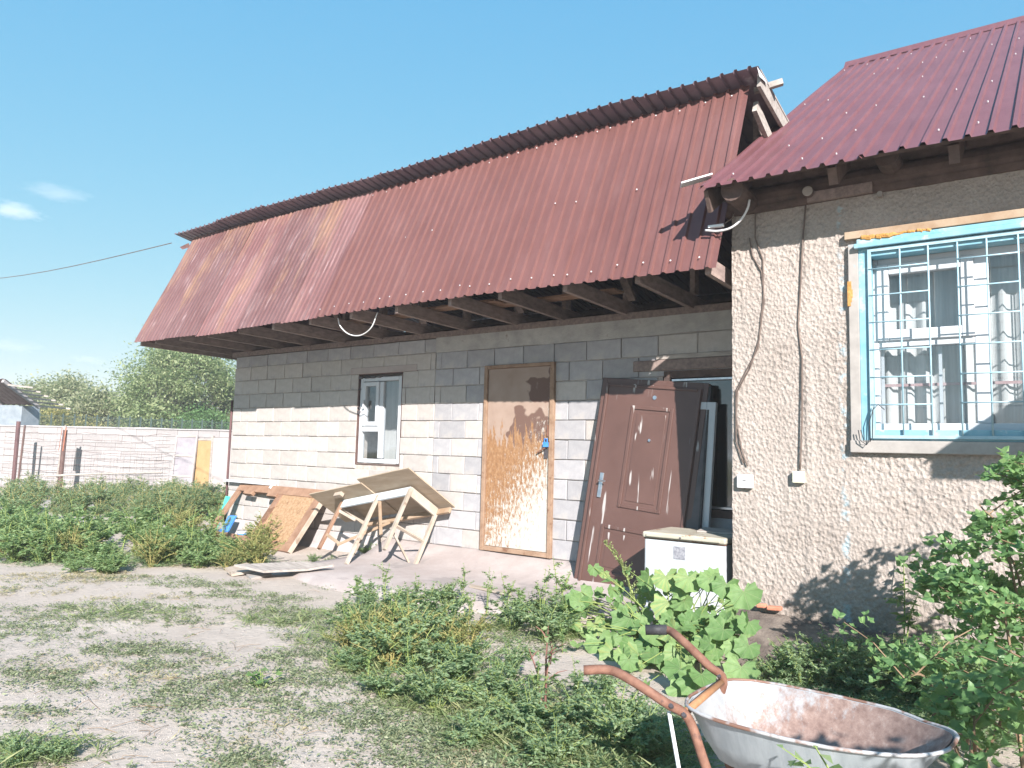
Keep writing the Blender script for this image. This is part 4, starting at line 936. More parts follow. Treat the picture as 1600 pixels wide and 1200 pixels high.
q = Vector(wp(352, 775, -0.10)); MB().obox(q, (0.12, 0.0, 0.0), (0, 0.012, 0), (-0.17, -0.1, -0.55)).build('sheet', M['turquoise'], t)
c_ = Vector(wp(378, 832, -0.28)); t = thing('paint_tin', 'small white tin with blue band on the ground by old door', 'tin', (c_.x, c_.y, 0.0))
MB().tube([(c_.x, c_.y, 0.0), (c_.x, c_.y, 0.13)], 0.06, 16).build('body', M['socket'], t); MB().tube([(c_.x, c_.y, 0.04), (c_.x, c_.y, 0.09)], 0.061, 16).build('band', M['plastic_blue'], t); MB().tube([(c_.x, c_.y, 0.128), (c_.x, c_.y, 0.136)], 0.063, 16).build('rim', M['chrome'], t)
t = thing('white_batten', 'thin white batten leaning at the far wall corner above old door', 'batten', (-10.1, -0.1, 0.7))
MB().beam(wp(350, 750, -0.08), wp(430, 757, -0.04), 0.03, 0.035).build('batten', M['pvc'], t)

# broken table tipped back against the wall, underside to the viewer
P1, P2 = Vector((-7.02, -0.42, 0.66)), Vector((-5.88, -0.42, 0.88)); bb = Vector((0.10, 0.34, -0.25))
a_ = P2 - P1; leg = a_.cross(bb).normalized(); leg = -leg if leg.z > 0 else leg
P4, P3 = P1 + bb, P2 + bb
t = thing('tipped_table', 'broken plywood table tipped back on the wall with legs sticking out', 'table', (-6.4, -0.5, 0.05))
ex = a_.normalized(); eb = bb.normalized(); top0 = P1 - leg * 0.03 - ex * 0.40 - eb * 0.22
mb = MB(); o_ = top0
mb.obox(o_, ex * 0.95, eb * 0.62, -leg * 0.014); mb.build('top_board', M['plywood'], t)
mb = MB(); mb.obox(o_ + ex * 0.93 - eb * 0.06 - leg * 0.016, ex * 0.84, eb * 0.86, -leg * 0.014); mb.build('top_board', M['plywood'], t)
def tb(p, q, w, h, name='apron', m='wood_pale', up=None): MB().beam(p, q, w, h, up or leg).build(name, M[m], t, bevel=0.003)
tb(P1 + leg * 0.03, P2 + leg * 0.03, 0.025, 0.11, 'apron', 'paint_blue_white'); tb(P2 + leg * 0.03, P3 + leg * 0.03, 0.025, 0.11, 'apron', 'wood_pale')
tb(P4 + leg * 0.03, P3 + leg * 0.03 + ex * 0.22, 0.03, 0.07, 'apron', 'wood_raw'); tb(P1 + leg * 0.03, P4 + leg * 0.03, 0.025, 0.09)
for p_, ln, m in ((P1, 0.66, 'wood_orange'), (P2, 0.80, 'wood_pale'), (P3, 0.74, 'wood_pale'), (P4, 0.60, 'wood_pale'), (P1.lerp(P2, 0.55), 0.93, 'wood_pale')):
    e_ = p_ + leg * ln
    if e_.z < 0.06: e_ = p_ + leg * ((p_.z - 0.06) / -leg.z)
    tb(p_, e_, 0.05, 0.035, 'leg', m, bb)
def bar_(p, q, m='wood_pale'): tb(p, q, 0.035, 0.022, 'brace', m, bb)
bar_(P1.lerp(P2, 0.56), P1.lerp(P2, 0.72) + leg * 0.50 + bb * 0.25, 'wood_raw'); bar_(P1 + leg * 0.12, P1 + ex * 0.28 + leg * 0.24 + bb * 0.2)
bar_(P1 + leg * 0.46, P1 + leg * 0.62 + ex * 0.32, 'wood_raw'); bar_(P2 + leg * 0.50 + ex * 0.02, P3 + leg * 0.42 - ex * 0.02); bar_(P4 + ex * 0.42 + leg * 0.06, P4 + ex * 0.02 + leg * 0.5 - bb * 0.6, 'wood_raw')
bar_(P2 + leg * 0.52 - ex * 0.05, P3 + leg * 0.68 - ex * 0.12)
o2 = o_ + ex * 0.42 + eb * 0.06; MB().obox(o2, ex * 0.12, eb * 0.05, leg * 0.05).build('cleat', M['wood_pale'], t)

# boards lying at the corner of the apron
def board(label, pts, thick, m, z=None):
    P = [Vector(gp(x, y, zz)) for x, y, zz in pts]; c = sum(P, Vector()) / len(P)
    o = thing('loose_board', label, 'board', (c.x, c.y, 0.0), group='boards lying in the yard')
    n_ = len(P); mb = MB(); mb.add(P + [p - Vector((0, 0, thick)) for p in P], [tuple(range(n_))[::-1], tuple(range(n_, 2 * n_))] + [(i, (i + 1) % n_, n_ + (i + 1) % n_, n_ + i) for i in range(n_)])
    mb.build('board', M[m], o)
board('wide grey board lying tilted on the ground before the old door', [(366, 882, 0.13), (470, 877, 0.13), (522, 882, 0.12), (480, 889, 0.09), (412, 892, 0.10)], 0.02, 'wood_gray')
board('narrow brown plank under left end of the wide grey board', [(352, 887, 0.07), (385, 879, 0.08), (412, 888, 0.06), (362, 897, 0.03)], 0.025, 'wood_pale')
board('short pale slat lying on sandy ground before the wide board', [(385, 897, 0.03), (420, 893, 0.04), (425, 897, 0.03), (392, 903, 0.02)], 0.02, 'trim_gray')
board('long thin batten lying across the concrete apron near brown door', [(735, 912, 0.085), (800, 926, 0.085), (799, 929, 0.085), (733, 915, 0.085)], 0.015, 'wood_pale')

# ---------------------------------------------------------------- wheelbarrow
WB = thing('wheelbarrow', 'rusty galvanised wheelbarrow with one black grip, among weeds', 'wheelbarrow', (-0.7, -3.75, 0.0))
def rim(k, z, sx, sy, dx=0.0):
    """ring of the tray: rounded at the front (+x), squarer at the back"""
    out = []
    for i in range(36):
        a = 2 * PI * i / 36; c, s_ = math.cos(a), math.sin(a); e = 0.55 if c < 0 else 0.72
        dent = 0.008 * mnoise.noise((c * 2.2, s_ * 2.2, z * 6)) + 0.004 * mnoise.noise((c * 6, s_ * 6, z * 9)); out.append((dx + (sx + dent) * math.copysign(abs(c) ** e, c), (sy + dent) * (1 - 0.30 * max(0, c)) * math.copysign(abs(s_) ** (0.55 if c < 0 else 0.66), s_), z + (0.012 * max(0, c) ** 2 + dent * 0.7 if k else 0)))
    return out
TC = Vector((-0.70, -3.755, 0)); TR = Matrix.Rotation(R(-2), 4, 'Z') @ Matrix.Rotation(R(-1.5), 4, 'X')
def tray_shell(off):
    mb = MB(); rings = [rim(1, 0.44, 0.405 - off, 0.305 - off), rim(1, 0.425, 0.395 - off, 0.295 - off), rim(0, 0.335, 0.335 - off, 0.25 - off, -0.02), rim(0, 0.265, 0.26 - off, 0.20 - off, -0.05), rim(0, 0.245 + off, 0.15, 0.11, -0.06)]
    vs = [TC + TR @ Vector(p) for r_ in rings for p in r_]; fs = []
    for j in range(len(rings) - 1): fs += [(j * 36 + i, j * 36 + (i + 1) % 36, (j + 1) * 36 + (i + 1) % 36, (j + 1) * 36 + i) for i in range(36)]
    fs.append(tuple((len(rings) - 1) * 36 + i for i in range(36))); return mb.add(vs, fs)
tr_o = tray_shell(0.0).build('tray', M['tray_outside'], WB, smooth=True)
me = bpy.data.meshes.new('tray_inside'); q = tray_shell(0.006); inv = Matrix.Translation(TC + Vector((0, 0, 0.2))).inverted()
me.from_pydata([inv @ Vector(v) for v in q.v], [], q.f); me.shade_smooth(); ti = link_mesh('tray_lining', me, M['tray_inside'], tr_o); ti.location = TC + Vector((0, 0, 0.2)) - Vector((-0.7, -3.75, 0))
ring = [TC + TR @ Vector(p) for p in rim(1, 0.442, 0.412, 0.312)]; MB().tube(ring + ring[:2], 0.0062, 8, False).build('rolled_rim', M['tray_rim'], tr_o, smooth=True)
hl = [gp(912, 1047, 0.55), gp(952, 1047, 0.555), gp(985, 1062, 0.54), gp(1040, 1098, 0.48), gp(1075, 1122, 0.43), (-0.99, -4.02, 0.30), (-0.93, -3.99, 0.12), (-0.88, -3.96, 0.02), (-0.70, -3.90, 0.015), (-0.62, -3.88, 0.12), (-0.35, -3.83, 0.19), (-0.17, -3.79, 0.19)]
hr_ = [gp(1010, 984, 0.60), gp(1042, 984, 0.605), gp(1065, 1000, 0.59), gp(1105, 1038, 0.52), gp(1130, 1062, 0.46), (-1.10, -3.60, 0.34), (-1.06, -3.60, 0.15), (-0.98, -3.60, 0.02), (-0.72, -3.62, 0.015), (-0.64, -3.64, 0.12), (-0.36, -3.69, 0.19), (-0.17, -3.73, 0.19)]
for pl in (hl, hr_): MB().tube(smooth_path(pl), 0.0165, 10).build('handle_tube', M['rust'], WB, smooth=True)
a_, b_ = Vector(gp(1010, 984, 0.60)), Vector(gp(1042, 984, 0.605)); MB().tube([a_ - (b_ - a_) * 0.05, b_], 0.021, 12).build('grip', M['black'], WB, smooth=True)['label'] = 'black rubber grip on the far handle'
MB().tube([gp(1072, 1112, 0.44), gp(1130, 1063, 0.455)], 0.0135, 8).build('cross_tube', M['rust_orange'], WB, smooth=True)
MB().tube([gp(1045, 1112, 0.44), (-1.00, -4.16, 0.22), (-0.93, -4.17, 0.0)], 0.007, 6).build('stay', M['cable_white'], WB)
for px_, py_, z_ in ((1052, 1107, 0.463), (1072, 1121, 0.435), (1126, 1060, 0.468)):
    q = Vector(gp(px_, py_, z_)); MB().tube([q + Vector((0, -0.012, 0.008)), q + Vector((0, -0.022, 0.016))], 0.008, 6).build('bolt', M['dark_metal'], WB)
wl = MB(); ringp = [Vector((-0.14 + 0.145 * math.cos(2 * PI * i / 24), -3.76, 0.185 + 0.145 * math.sin(2 * PI * i / 24))) for i in range(26)]
wh = MB().tube(ringp, 0.036, 10, False).build('wheel', M['black'], WB, smooth=True)
MB().tube([(-0.14, -3.80, 0.185), (-0.14, -3.72, 0.185)], 0.03, 12).tube([(-0.14, -3.765, 0.185), (-0.14, -3.755, 0.185)], 0.115, 20).build('rim', M['rust'], wh)

# ---------------------------------------------------------------- far side of the yard
FO = Vector((-19.33, 3.93, 0)); FA = math.atan2(2.07, 4.3)
FW = thing('yard_wall', 'low whitewashed block wall closing off the far side of yard', 'wall', FO, FA)
FM = ROOT[FW.name]; fn_ = FM.to_3x3() @ Vector((0, 1, 0))
def fp(px, py, y=0.0): return FM.inverted() @ Vector(on_plane(px, py, FM @ Vector((0, y, 0)), fn_))
mb = MB().box((-9.0, 0.012, -0.2), (9.5, 0.2, 1.70)); core = mb.build('core', M['whitewash_joint'], FW, local=True)
z = 0.0; row = 0
while z < 1.68:
    lay_blocks(-5.6, 3.6, z, 0.215, 0.2 if row % 2 else 0.0, [], M['whitewash'], core, (0, 0, 0), yo=-0.004, bw=0.62, var=3)
    z += 0.215; row += 1
mb = MB()
for i, x in enumerate(np.arange(-9, 9.6, 0.25)):
    h = 1.725 + 0.035 * mnoise.noise((x * 0.7, 0, 1)); mb.v += [(x, -0.03, 1.69), (x, -0.02, h), (x, 0.22, h), (x, 0.22, 1.69)]
    if i: q = len(mb.v) - 8; mb.f += [(q + j, q + 4 + j, q + 5 + j, q + 1 + j) for j in range(3)]
mb.build('coping', M['whitewash'], FW, local=True)
def fthing(name, label, cat, px, py, y): 
    p = fp(px, py, y); return thing(name, label, cat, FM @ Vector((p.x, y, 0)), FA), p.x
t, x = fthing('leaning_panel', 'pale lilac two-panel door leaning on the whitewashed yard wall', 'door', 282, 765, -0.25)
w = fp(300, 720, -0.2).x - fp(266, 720, -0.2).x
for (z0, z1) in ((0.10, 0.45), (0.50, 0.98), (1.03, 1.50)):
    MB().obox((-w / 2 + 0.05, -0.02 + z0 * 0.1, z0), (w - 0.1, 0, 0), (0, 0.03, 0), (0, (z1 - z0) * 0.1, z1 - z0)).build('panel', M['lilac_panel'], t, local=True)
mb = MB()
for xx in (-w / 2, w / 2 - 0.05): mb.obox((xx, -0.04, 0), (0.05, 0, 0), (0, 0.05, 0), (0, 0.155, 1.55))
mb.build('stile', M['pale_tin'], t, local=True)
for z0 in (0.05, 0.455, 0.985, 1.50): MB().obox((-w / 2 + 0.05, -0.038 + z0 * 0.1, z0), (w - 0.1, 0, 0), (0, 0.05, 0), (0, 0.005, 0.045)).build('rail', M['wood_gray'], t, local=True)
t, x = fthing('yellow_door', 'narrow ochre door set at right end of whitewashed yard wall', 'door', 311, 760, -0.06)
w = fp(327, 720, 0).x - fp(296, 720, 0).x
MB().box((-w / 2, -0.02, 0.05), (w / 2, 0.02, 1.42)).build('leaf', M['yellow_door'], t, local=True)
mb = MB().box((-w / 2 - 0.04, -0.03, 0.0), (-w / 2 - .001, 0.04, 1.47)).box((w / 2 + .001, -0.03, 0), (w / 2 + 0.04, 0.04, 1.47)).box((-w / 2, -0.03, 1.421), (w / 2, 0.04, 1.47)); mb.build('frame', M['wood_gray'], t, local=True)
MB().tube([(-w / 2, -0.05, 0.62), (-w / 4, -0.07, 0.60), (-w / 6, -0.06, 0.72)], 0.012, 6).build('wire_latch', M['rust'], t, local=True)
t, x = fthing('pale_panel', 'plain pale pink sheet panel between ochre door and block building', 'panel', 345, 760, -0.05)
w = fp(361, 720, 0).x - fp(330, 720, 0).x
MB().box((-w / 2, -0.02, 0.05), (w / 2 + 0.3, 0.02, 1.50)).build('sheet', M['pale_tin'], t, local=True); MB().box((-w / 2 - 0.06, -0.03, 0), (-w / 2 - .001, 0.04, 1.55)).build('post', M['wood_gray'], t, local=True)
c = Vector(wp(356, 700, 0.02)); t = thing('downpipe', 'thin maroon pipe upright along far corner of block building', 'pipe', (-10.14, 0.03, 0)); MB().tube([(-10.125, 0.0, 0.0), (-10.125, 0.0, 2.0)], 0.018, 8).build('pipe', M['maroon_post'], t, smooth=True)
POSTS = [(22, 'rust red steel post', 'maroon_post', 1.80, 0.05, 0.0), (29, 'thin dark stake', 'iron', 1.70, 0.025, 0.05), (88, 'thin leaning wooden stake', 'wood_gray', 1.72, 0.03, 0.12), (95, 'thick rust-brown timber post', 'iron', 1.60, 0.055, 0.02)]
for px_, lb, m, h, r, lean in POSTS:
    p = FM @ Vector((fp(px_, 740, -1.0).x, -1.0, 0)); t = thing('fence_post', lb + ' of the wire fence before whitewashed wall', 'post', p, group='posts of the wire fence')
    MB().tube([p, p + Vector((lean * 0.6, lean * 0.3, h * 0.5)), p + Vector((lean * 1.2, lean * 0.6, h))], r, 8).build('post', M[m], t)
p = FM @ Vector((fp(97, 745, -0.9).x, -0.9, 0)); t = thing('striped_rag', 'striped white and red rag hung over the timber post', 'rag', p + Vector((0, 0, 1.5)))
for i in range(5):
    mb = MB(); mb.obox(p + Vector((-0.10 + i * 0.05, -0.10, 1.05)), (0.05, 0.0, 0), (0, 0.015, 0), (0.05, 0.02, 0.62)); mb.build('stripe', M['pvc'] if i % 2 else M['brick_red'], t)
a, b = FM @ fp(72, 744, -1.05), FM @ fp(254, 738, -1.05); t = thing('rail_pole', 'long thin pole tied level along the wire fence', 'pole', a)
MB().tube([a, a.lerp(b, 0.4) + Vector((0, 0, 0.02)), b], [0.03, 0.028, 0.02], 8).build('pole', M['wood_gray'], t)
t = thing('wire_fence', 'sagging wire mesh fence strung before the whitewashed wall', 'fence', FM @ Vector((-2.5, -1.0, 0)), FA)
xa, xb = fp(2, 740, -1.0).x + 2.5, fp(262, 740, -1.0).x + 2.5
for zz in np.arange(0.10, 1.55, 0.16):
    pts = [(xa + (xb - xa) * i / 16, 0.02 * mnoise.noise((i, zz, 1)), zz + 0.05 * mnoise.noise((i * 0.5, zz * 2, 3)) - 0.05 * math.sin(PI * (i % 8) / 8)) for i in range(17)]
    MB().tube(pts, 0.0045, 4).build('wire', M['iron'], t, local=True)
mb = MB()
for x in np.arange(xa, xb, 0.2): mb.tube([(x + 0.02 * mnoise.noise((x, 1, 1)), 0.02, 0.05), (x + 0.03 * mnoise.noise((x, 5, 1)), 0.02, 1.5)], 0.003, 4)
mb.build('mesh_wires', M['wood_gray'], t, local=True)['kind'] = 'stuff'

# shed behind the wall at the left
def far(px, py, dist):
    r_ = ray(px, py); r_ = r_ / math.hypot(r_[0], r_[1]); return Vector(CAM + r_ * dist)
sc_ = far(-40, 690, 29); t = thing('shed', 'low blue-grey shed with lean-to tin roof at the left edge', 'shed', (sc_.x, sc_.y, 0), FA)
SM = ROOT[t.name]
def spx(px, py, d): return SM.inverted() @ far(px, py, d)
c1 = spx(30, 690, 28.5)
MB().box((c1.x - 6, c1.y, -0.2), (c1.x, c1.y + 0.7, 2.42)).build('wall', M['shed_blue'], t, local=True)
e0 = spx(24, 641, 28.2); e1 = spx(55, 614, 27.0)
dz = e1.z - e0.z
mb = MB(); ribbed(mb, -8.0, 0.0, [(0, 0), (0.05, 0.02), (0.1, 0.02), (0.15, 0), (0.2, 0)], lambda s, u: Vector((c1.x + 0.4 + s, c1.y + 0.3 - 1.4 * u, 2.44 + 0.72 * u)), (0, 0.4, 0.9), 2); mb.build('roof_sheet', M['shed_roof'], t, local=True)
for i in range(3):
    xx = c1.x + 0.35 - i * 1.35; MB().beam((xx, c1.y + 0.3, 2.38), (xx, c1.y - 1.15, 3.10), 0.08, 0.10).build('rafter', M['pale_tin'], t, local=True)
for i in range(6): MB().beam((c1.x + 0.40, c1.y + 0.1 - i * 0.22, 2.42 + i * 0.115), (c1.x + 1.7 - 0.08 * i, c1.y + 0.1 - i * 0.22, 2.34 + i * 0.115), 0.03, 0.05).build('slat', M['wood_gray'], t, local=True)

# green mesh fence beyond the wall
g0_, g1_ = far(40, 690, 33), far(360, 690, 33); t = thing('mesh_fence', 'green welded mesh fence on posts behind the whitewashed wall', 'fence', (g0_.x, g0_.y, 0))
nP = 19
for i in range(nP + 1):
    p = g0_.lerp(g1_, i / nP); p.z = 0; MB().box((p.x - 0.02, p.y - 0.02, -0.4), (p.x + 0.02, p.y + 0.02, 2.35)).build('post', M['green_post'], t)
mb = MB()
for zz in (0.3, 0.8, 1.3, 1.8, 2.25): mb.tube([(g0_.x, g0_.y, zz), (g1_.x, g1_.y, zz)], 0.006, 4)
for i in range(nP * 9): p = g0_.lerp(g1_, i / (nP * 9)); mb.tube([(p.x, p.y, 0.1), (p.x, p.y, 2.28)], 0.005, 3)
mb.build('mesh_wires', M['green_post'], t)['kind'] = 'stuff'

# overhead wire
a, b = far(-140, 437, 26), Vector((-10.95, -0.68, 4.42)); t = thing('overhead_wire', 'thin dark overhead wire running from roof corner to the left', 'wire', b)
MB().tube([a.lerp(b, i / 12) - Vector((0, 0, 0.25 * math.sin(PI * i / 12))) for i in range(13)], 0.007, 5).build('wire', M['cable'], t)

# ---------------------------------------------------------------- plants
def leaf_batch(B, D, L, Wd, fold=0.18, droop=0.15, rng=RNG):
    B, D = np.asarray(B, float), np.asarray(D, float); n_ = len(B)
    D = D / np.linalg.norm(D, axis=1, keepdims=True)
    up = np.tile([0, 0, 1.0], (n_, 1)) + rng.normal(0, 0.45, (n_, 3))
    sd_ = np.cross(D, up); sd_ /= np.linalg.norm(sd_, axis=1, keepdims=True) + 1e-9
    nn = np.cross(sd_, D); L = np.asarray(L)[:, None] * np.ones((n_, 1)); Wd = np.asarray(Wd)[:, None] * np.ones((n_, 1))
    V_ = np.empty((n_, 4, 3)); mid = B + D * L * 0.45
    V_[:, 0] = B; V_[:, 1] = mid + sd_ * Wd / 2 + nn * Wd * fold; V_[:, 2] = B + D * L - nn * L * droop; V_[:, 3] = mid - sd_ * Wd / 2 + nn * Wd * fold
    return V_.reshape(-1, 3), np.arange(n_ * 4).reshape(-1, 4)
def unit_dirs(n_, zlo, zhi, rng):
    a = rng.uniform(0, 2 * PI, n_); z_ = rng.uniform(zlo, zhi, n_); r_ = np.sqrt(np.maximum(0, 1 - z_ ** 2)); return np.stack([r_ * np.cos(a), r_ * np.sin(a), z_], 1)

def weed_meshes(seed, h, spread, nst, ll, lw, per, stem_r, zr=(-0.2, 0.6), branch=2, top_only=0.0, curve=0.5):
    rng = np.random.default_rng(seed); mb = MB(); B = []; D = []; LL = []
    for s_ in range(nst):
        a = rng.uniform(0, 2 * PI); out = spread * math.sqrt(rng.uniform(0.02, 1)); hh = h * rng.uniform(0.55, 1.05) * (1 - 0.35 * out / max(spread, 1e-3))
        base = Vector((0.06 * spread * math.cos(a), 0.06 * spread * math.sin(a), 0)); tip = Vector((out * math.cos(a), out * math.sin(a), hh))
        mid = base.lerp(tip, 0.5) + Vector((-(tip.x) * curve * 0.3, -(tip.y) * curve * 0.3, hh * 0.12))
        path = [base, base.lerp(mid, 0.6) + Vector((0, 0, 0.01)), mid, mid.lerp(tip, 0.55), tip]
        mb.tube(path, [stem_r, stem_r * 0.9, stem_r * 0.75, stem_r * 0.55, stem_r * 0.3], 4, False)
        segs = [(path, 1.0)]
        for b_ in range(branch):
            u = rng.uniform(0.3, 0.85); p = base.lerp(tip, u) if u > 0.5 else base.lerp(mid, u * 2); q = p + Vector(tuple(unit_dirs(1, 0.2, 0.8, rng)[0])) * hh * rng.uniform(0.18, 0.38)
            mb.tube([p, p.lerp(q, 0.5) + Vector((0, 0, 0.01)), q], [stem_r * 0.6, stem_r * 0.45, stem_r * 0.25], 3, False); segs.append(([p, p.lerp(q, 0.5), q], 0.7))
        for path_, k_ in segs:
            m_ = int(per * k_)
            for i in range(m_):
                u = rng.uniform(0.03 + top_only, 1.0) * (len(path_) - 1); j = min(int(u), len(path_) - 2)
                p = path_[j].lerp(path_[j + 1], u - j); B.append(p); LL.append(ll * rng.uniform(0.5, 1.15) * (1.15 - 0.45 * u / (len(path_) - 1)))
    D = unit_dirs(len(B), zr[0], zr[1], rng); LL = np.array(LL)
    V_, Q_ = leaf_batch(B, D, LL, LL * lw, rng=rng)
    sm = bpy.data.meshes.new('stems'); sm.from_pydata(mb.v, [], mb.f)
    return sm, mesh_np('leaves', V_, Q_, rng.random(len(Q_)))
def plant(protos, i, name, label, cat, loc, s, rotz, group, mats):
    t = bpy.data.objects.new(name, None); t.empty_display_size = 0.1; COL.objects.link(t); t.location = Vector([float(q) for q in loc]); t.rotation_euler = (random.uniform(-.08, .08), random.uniform(-.08, .08), rotz); t.scale = (s, s, s * random.uniform(0.85, 1.15))
    t['label'] = label; t['category'] = cat
    if group: t['group'] = group
    sm, lm = protos[i % len(protos)]
    link_mesh('stems', sm, M[mats[0]], t); link_mesh('leaves', lm, M[mats[1]], t)
    return t
def ggz(x, y): return ground_z(x, y) - 0.01

bushy = [weed_meshes(10 + i, 0.42, 0.34, 20, 0.042, 0.42, 34, 0.0035, branch=3) for i in range(4)]
yell = [weed_meshes(20 + i, 0.46, 0.32, 22, 0.036, 0.34, 30, 0.004, (0.1, 0.9), 3) for i in range(2)]
slim = [weed_meshes(30 + i, 0.62, 0.09, 3, 0.036, 0.5, 26, 0.004, (-0.1, 0.7), 3, 0.1) for i in range(3)]
lefty = [weed_meshes(40 + i, 0.5, 0.42, 24, 0.065, 0.5, 26, 0.005, branch=3) for i in range(4)]
tally = [weed_meshes(50 + i, 0.85, 0.4, 18, 0.075, 0.36, 26, 0.006, branch=3) for i in range(3)]
def scatter(protos, name, label, cat, pts, group, mats, zb=None, jit=0.0):
    for i, (px_, py_, s) in enumerate(pts):
        p = gp(px_, py_, 0.0)
        x, y = p[0] + random.uniform(-jit, jit), p[1] + random.uniform(-jit, jit)
        plant(protos, i, name, label, cat, (x, y, ggz(x, y) if zb is None else zb), s, random.uniform(0, 6.28), group, mats)
rr = random.Random(3)
def region(n_, x0, x1, y0, y1, s0, s1): return [(rr.uniform(x0, x1), rr.uniform(y0, y1), rr.uniform(s0, s1)) for _ in range(n_)]
# the thicket between the sandy path and the brown door
scatter(bushy, 'bushy_weed', 'bushy green weed in the thicket left of the wheelbarrow', 'weed',
        [(560, 990, .85), (610, 975, .95), (660, 990, 1.0), (700, 1010, .9), (590, 1030, .9), (650, 1050, 1.0), (545, 1050, .6), (720, 1070, .95), (600, 1090, .65), (680, 1110, .75), (770, 1110, .8), (830, 1150, .75), (900, 1130, .8), (960, 1170, .8), (740, 1160, .6), (870, 1190, .65), (800, 1060, .6), (1010, 1185, .75), (940, 1095, .5)],
        'weeds of the middle thicket', ('stem_green', 'leaf_weed_cool'))
scatter(bushy, 'bushy_weed', 'bushy green weed growing out of the apron before rusty door', 'weed', [(800, 985, .85), (850, 1000, .95), (890, 975, .85), (830, 965, .7), (700, 950, .75), (640, 945, .6), (575, 950, .7)], 'weeds before the rusty door', ('stem_green', 'leaf_weed'))
scatter(yell, 'yellow_weed', 'yellow-green stalky weed standing amid the middle thicket', 'weed', [(575, 1015, .8), (640, 1020, .9), (610, 1050, .8), (690, 1040, .8), (730, 1020, .7), (545, 1020, .6)], 'yellowish weeds of the middle thicket', ('stem_yellow', 'leaf_yellow'))
scatter(slim, 'slender_weed', 'slender upright weed with tiny leaves below the rusty door', 'weed', [(560, 945, .75), (600, 940, .8), (650, 940, .7), (695, 945, .8), (725, 950, .7), (790, 955, .9), (815, 970, .9), (845, 975, 1.05), (870, 970, 1.1), (885, 990, .9), (760, 960, .7), (735, 965, .6)], 'slender weeds before the rusty door', ('stem_green', 'leaf_weed'))
scatter(slim, 'dry_stalk', 'dry straw-coloured stalk standing in the middle thicket', 'weed', [(575, 1060, .6), (640, 1085, .65), (705, 1060, .7), (770, 1085, .6), (840, 1120, .6), (905, 1110, .6), (960, 1130, .6), (610, 1000, .7), (540, 1000, .6), (880, 1020, .7)], 'dry stalks in the middle thicket', ('stem_yellow', 'leaf_dry'))
scatter(bushy, 'bushy_weed', 'low green weed growing at the feet of tipped table', 'weed', [(575, 868, .55), (600, 872, .55), (625, 870, .5), (490, 878, .35), (515, 880, .3)], 'weeds under the tipped table', ('stem_green', 'leaf_weed'))
scatter(slim, 'slender_weed', 'tall slender weed rising between the tipped table legs', 'weed', [(633, 868, .6)], None, ('stem_green', 'leaf_weed'))
# the mass of weeds at the left
scatter(slim, 'slender_weed', 'tall thin stalk sticking up out of the left weed mass', 'weed', region(16, -20, 420, 830, 880, 1.0, 1.5), 'thin stalks in the left weeds', ('stem_yellow', 'leaf_yellow'))
scatter(yell, 'yellow_weed', 'yellowish stalky weed among the greener left weed mass', 'weed', region(12, -20, 420, 825, 892, .6, 1.15), 'yellowish weeds at the left', ('stem_yellow', 'leaf_yellow'))
scatter(lefty, 'leafy_weed', 'leafy weed in the tall mass at the left edge of yard', 'weed', region(34, -30, 250, 826, 890, .4, 1.1) + region(8, 90, 180, 880, 897, .4, .6), 'weeds at the left of the yard', ('stem_green', 'leaf_weed'))
scatter(lefty, 'leafy_weed', 'leafy weed in the mass directly before the old door', 'weed', region(24, 225, 430, 846, 890, .45, .85), 'weeds before the old door', ('stem_green', 'leaf_weed_cool'))
scatter(tally, 'tall_weed', 'tall pale weed along the foot of whitewashed yard wall', 'weed', region(62, -20, 345, 772, 815, .45, .85) + region(14, 270, 352, 790, 815, .7, 1.0), 'weeds along the yard wall', ('stem_yellow', 'leaf_weed_cool'))
scatter(tally, 'tall_weed', 'dry yellow weed among the greener ones by yard wall', 'weed', region(20, 0, 350, 780, 818, .35, .7), 'dry weeds by the yard wall', ('stem_yellow', 'leaf_dry'))
scatter(bushy, 'bushy_weed', 'dark green weed in the bush shade beyond the wheelbarrow tray', 'weed', [(1190, 1062, .5), (1215, 1068, .55), (1255, 1075, .75), (1300, 1068, .8), (1340, 1082, .85), (1380, 1075, .85), (1420, 1095, .9), (1350, 1050, .7), (1300, 1042, .6), (1400, 1048, .75), (1450, 1110, .9), (1480, 1070, .85), (1500, 1140, .8), (1520, 1100, .9), (1265, 1050, .45), (1230, 1050, .4)], 'weeds behind the wheelbarrow', ('stem_green', 'leaf_bush'))
scatter(bushy, 'bushy_weed', 'low weed clump at the lower left corner of yard', 'weed', [(35, 1195, .4), (80, 1185, .4), (15, 1170, .3)], 'weeds at the lower left', ('stem_green', 'leaf_weed_cool'))
for px_, py_, s, lb, m in ((410, 1078, 0.30, 'lone bright seedling with broad leaves on bare sandy ground', 'leaf_mallow'), (160, 700, 0, '', '')):
    if s:
        pr = [weed_meshes(70, 0.5, 0.45, 9, 0.24, 0.85, 2.2, 0.008, (-0.1, 0.3), 0, 0.5)]
        p = gp(px_, py_); plant(pr, 0, 'seedling', lb, 'weed', (p[0], p[1], ggz(p[0], p[1])), s, 1.0, None, ('stem_green', m))
pr = [weed_meshes(71, 0.75, 0.12, 2, 0.085, 0.5, 16, 0.006, (-0.3, 0.3), 2)]
p = HM @ hw(1413, 1000, -0.12); plant(pr, 0, 'wall_weed', 'upright leafy weed standing alone against the plaster wall', 'weed', (p.x, p.y, 0.12), 1.0, 0.4, None, ('stem_green', 'leaf_bush'))
pr = [weed_meshes(72, 0.62, 0.16, 4, 0.06, 0.6, 16, 0.005, (-0.3, 0.3), 2)]
plant(pr, 0, 'nettle', 'leafy weed rising in front of the wheelbarrow tray', 'weed', (-0.36, -4.20, 0.0), 1.3, 2.4, None, ('stem_green', 'leaf_weed'))
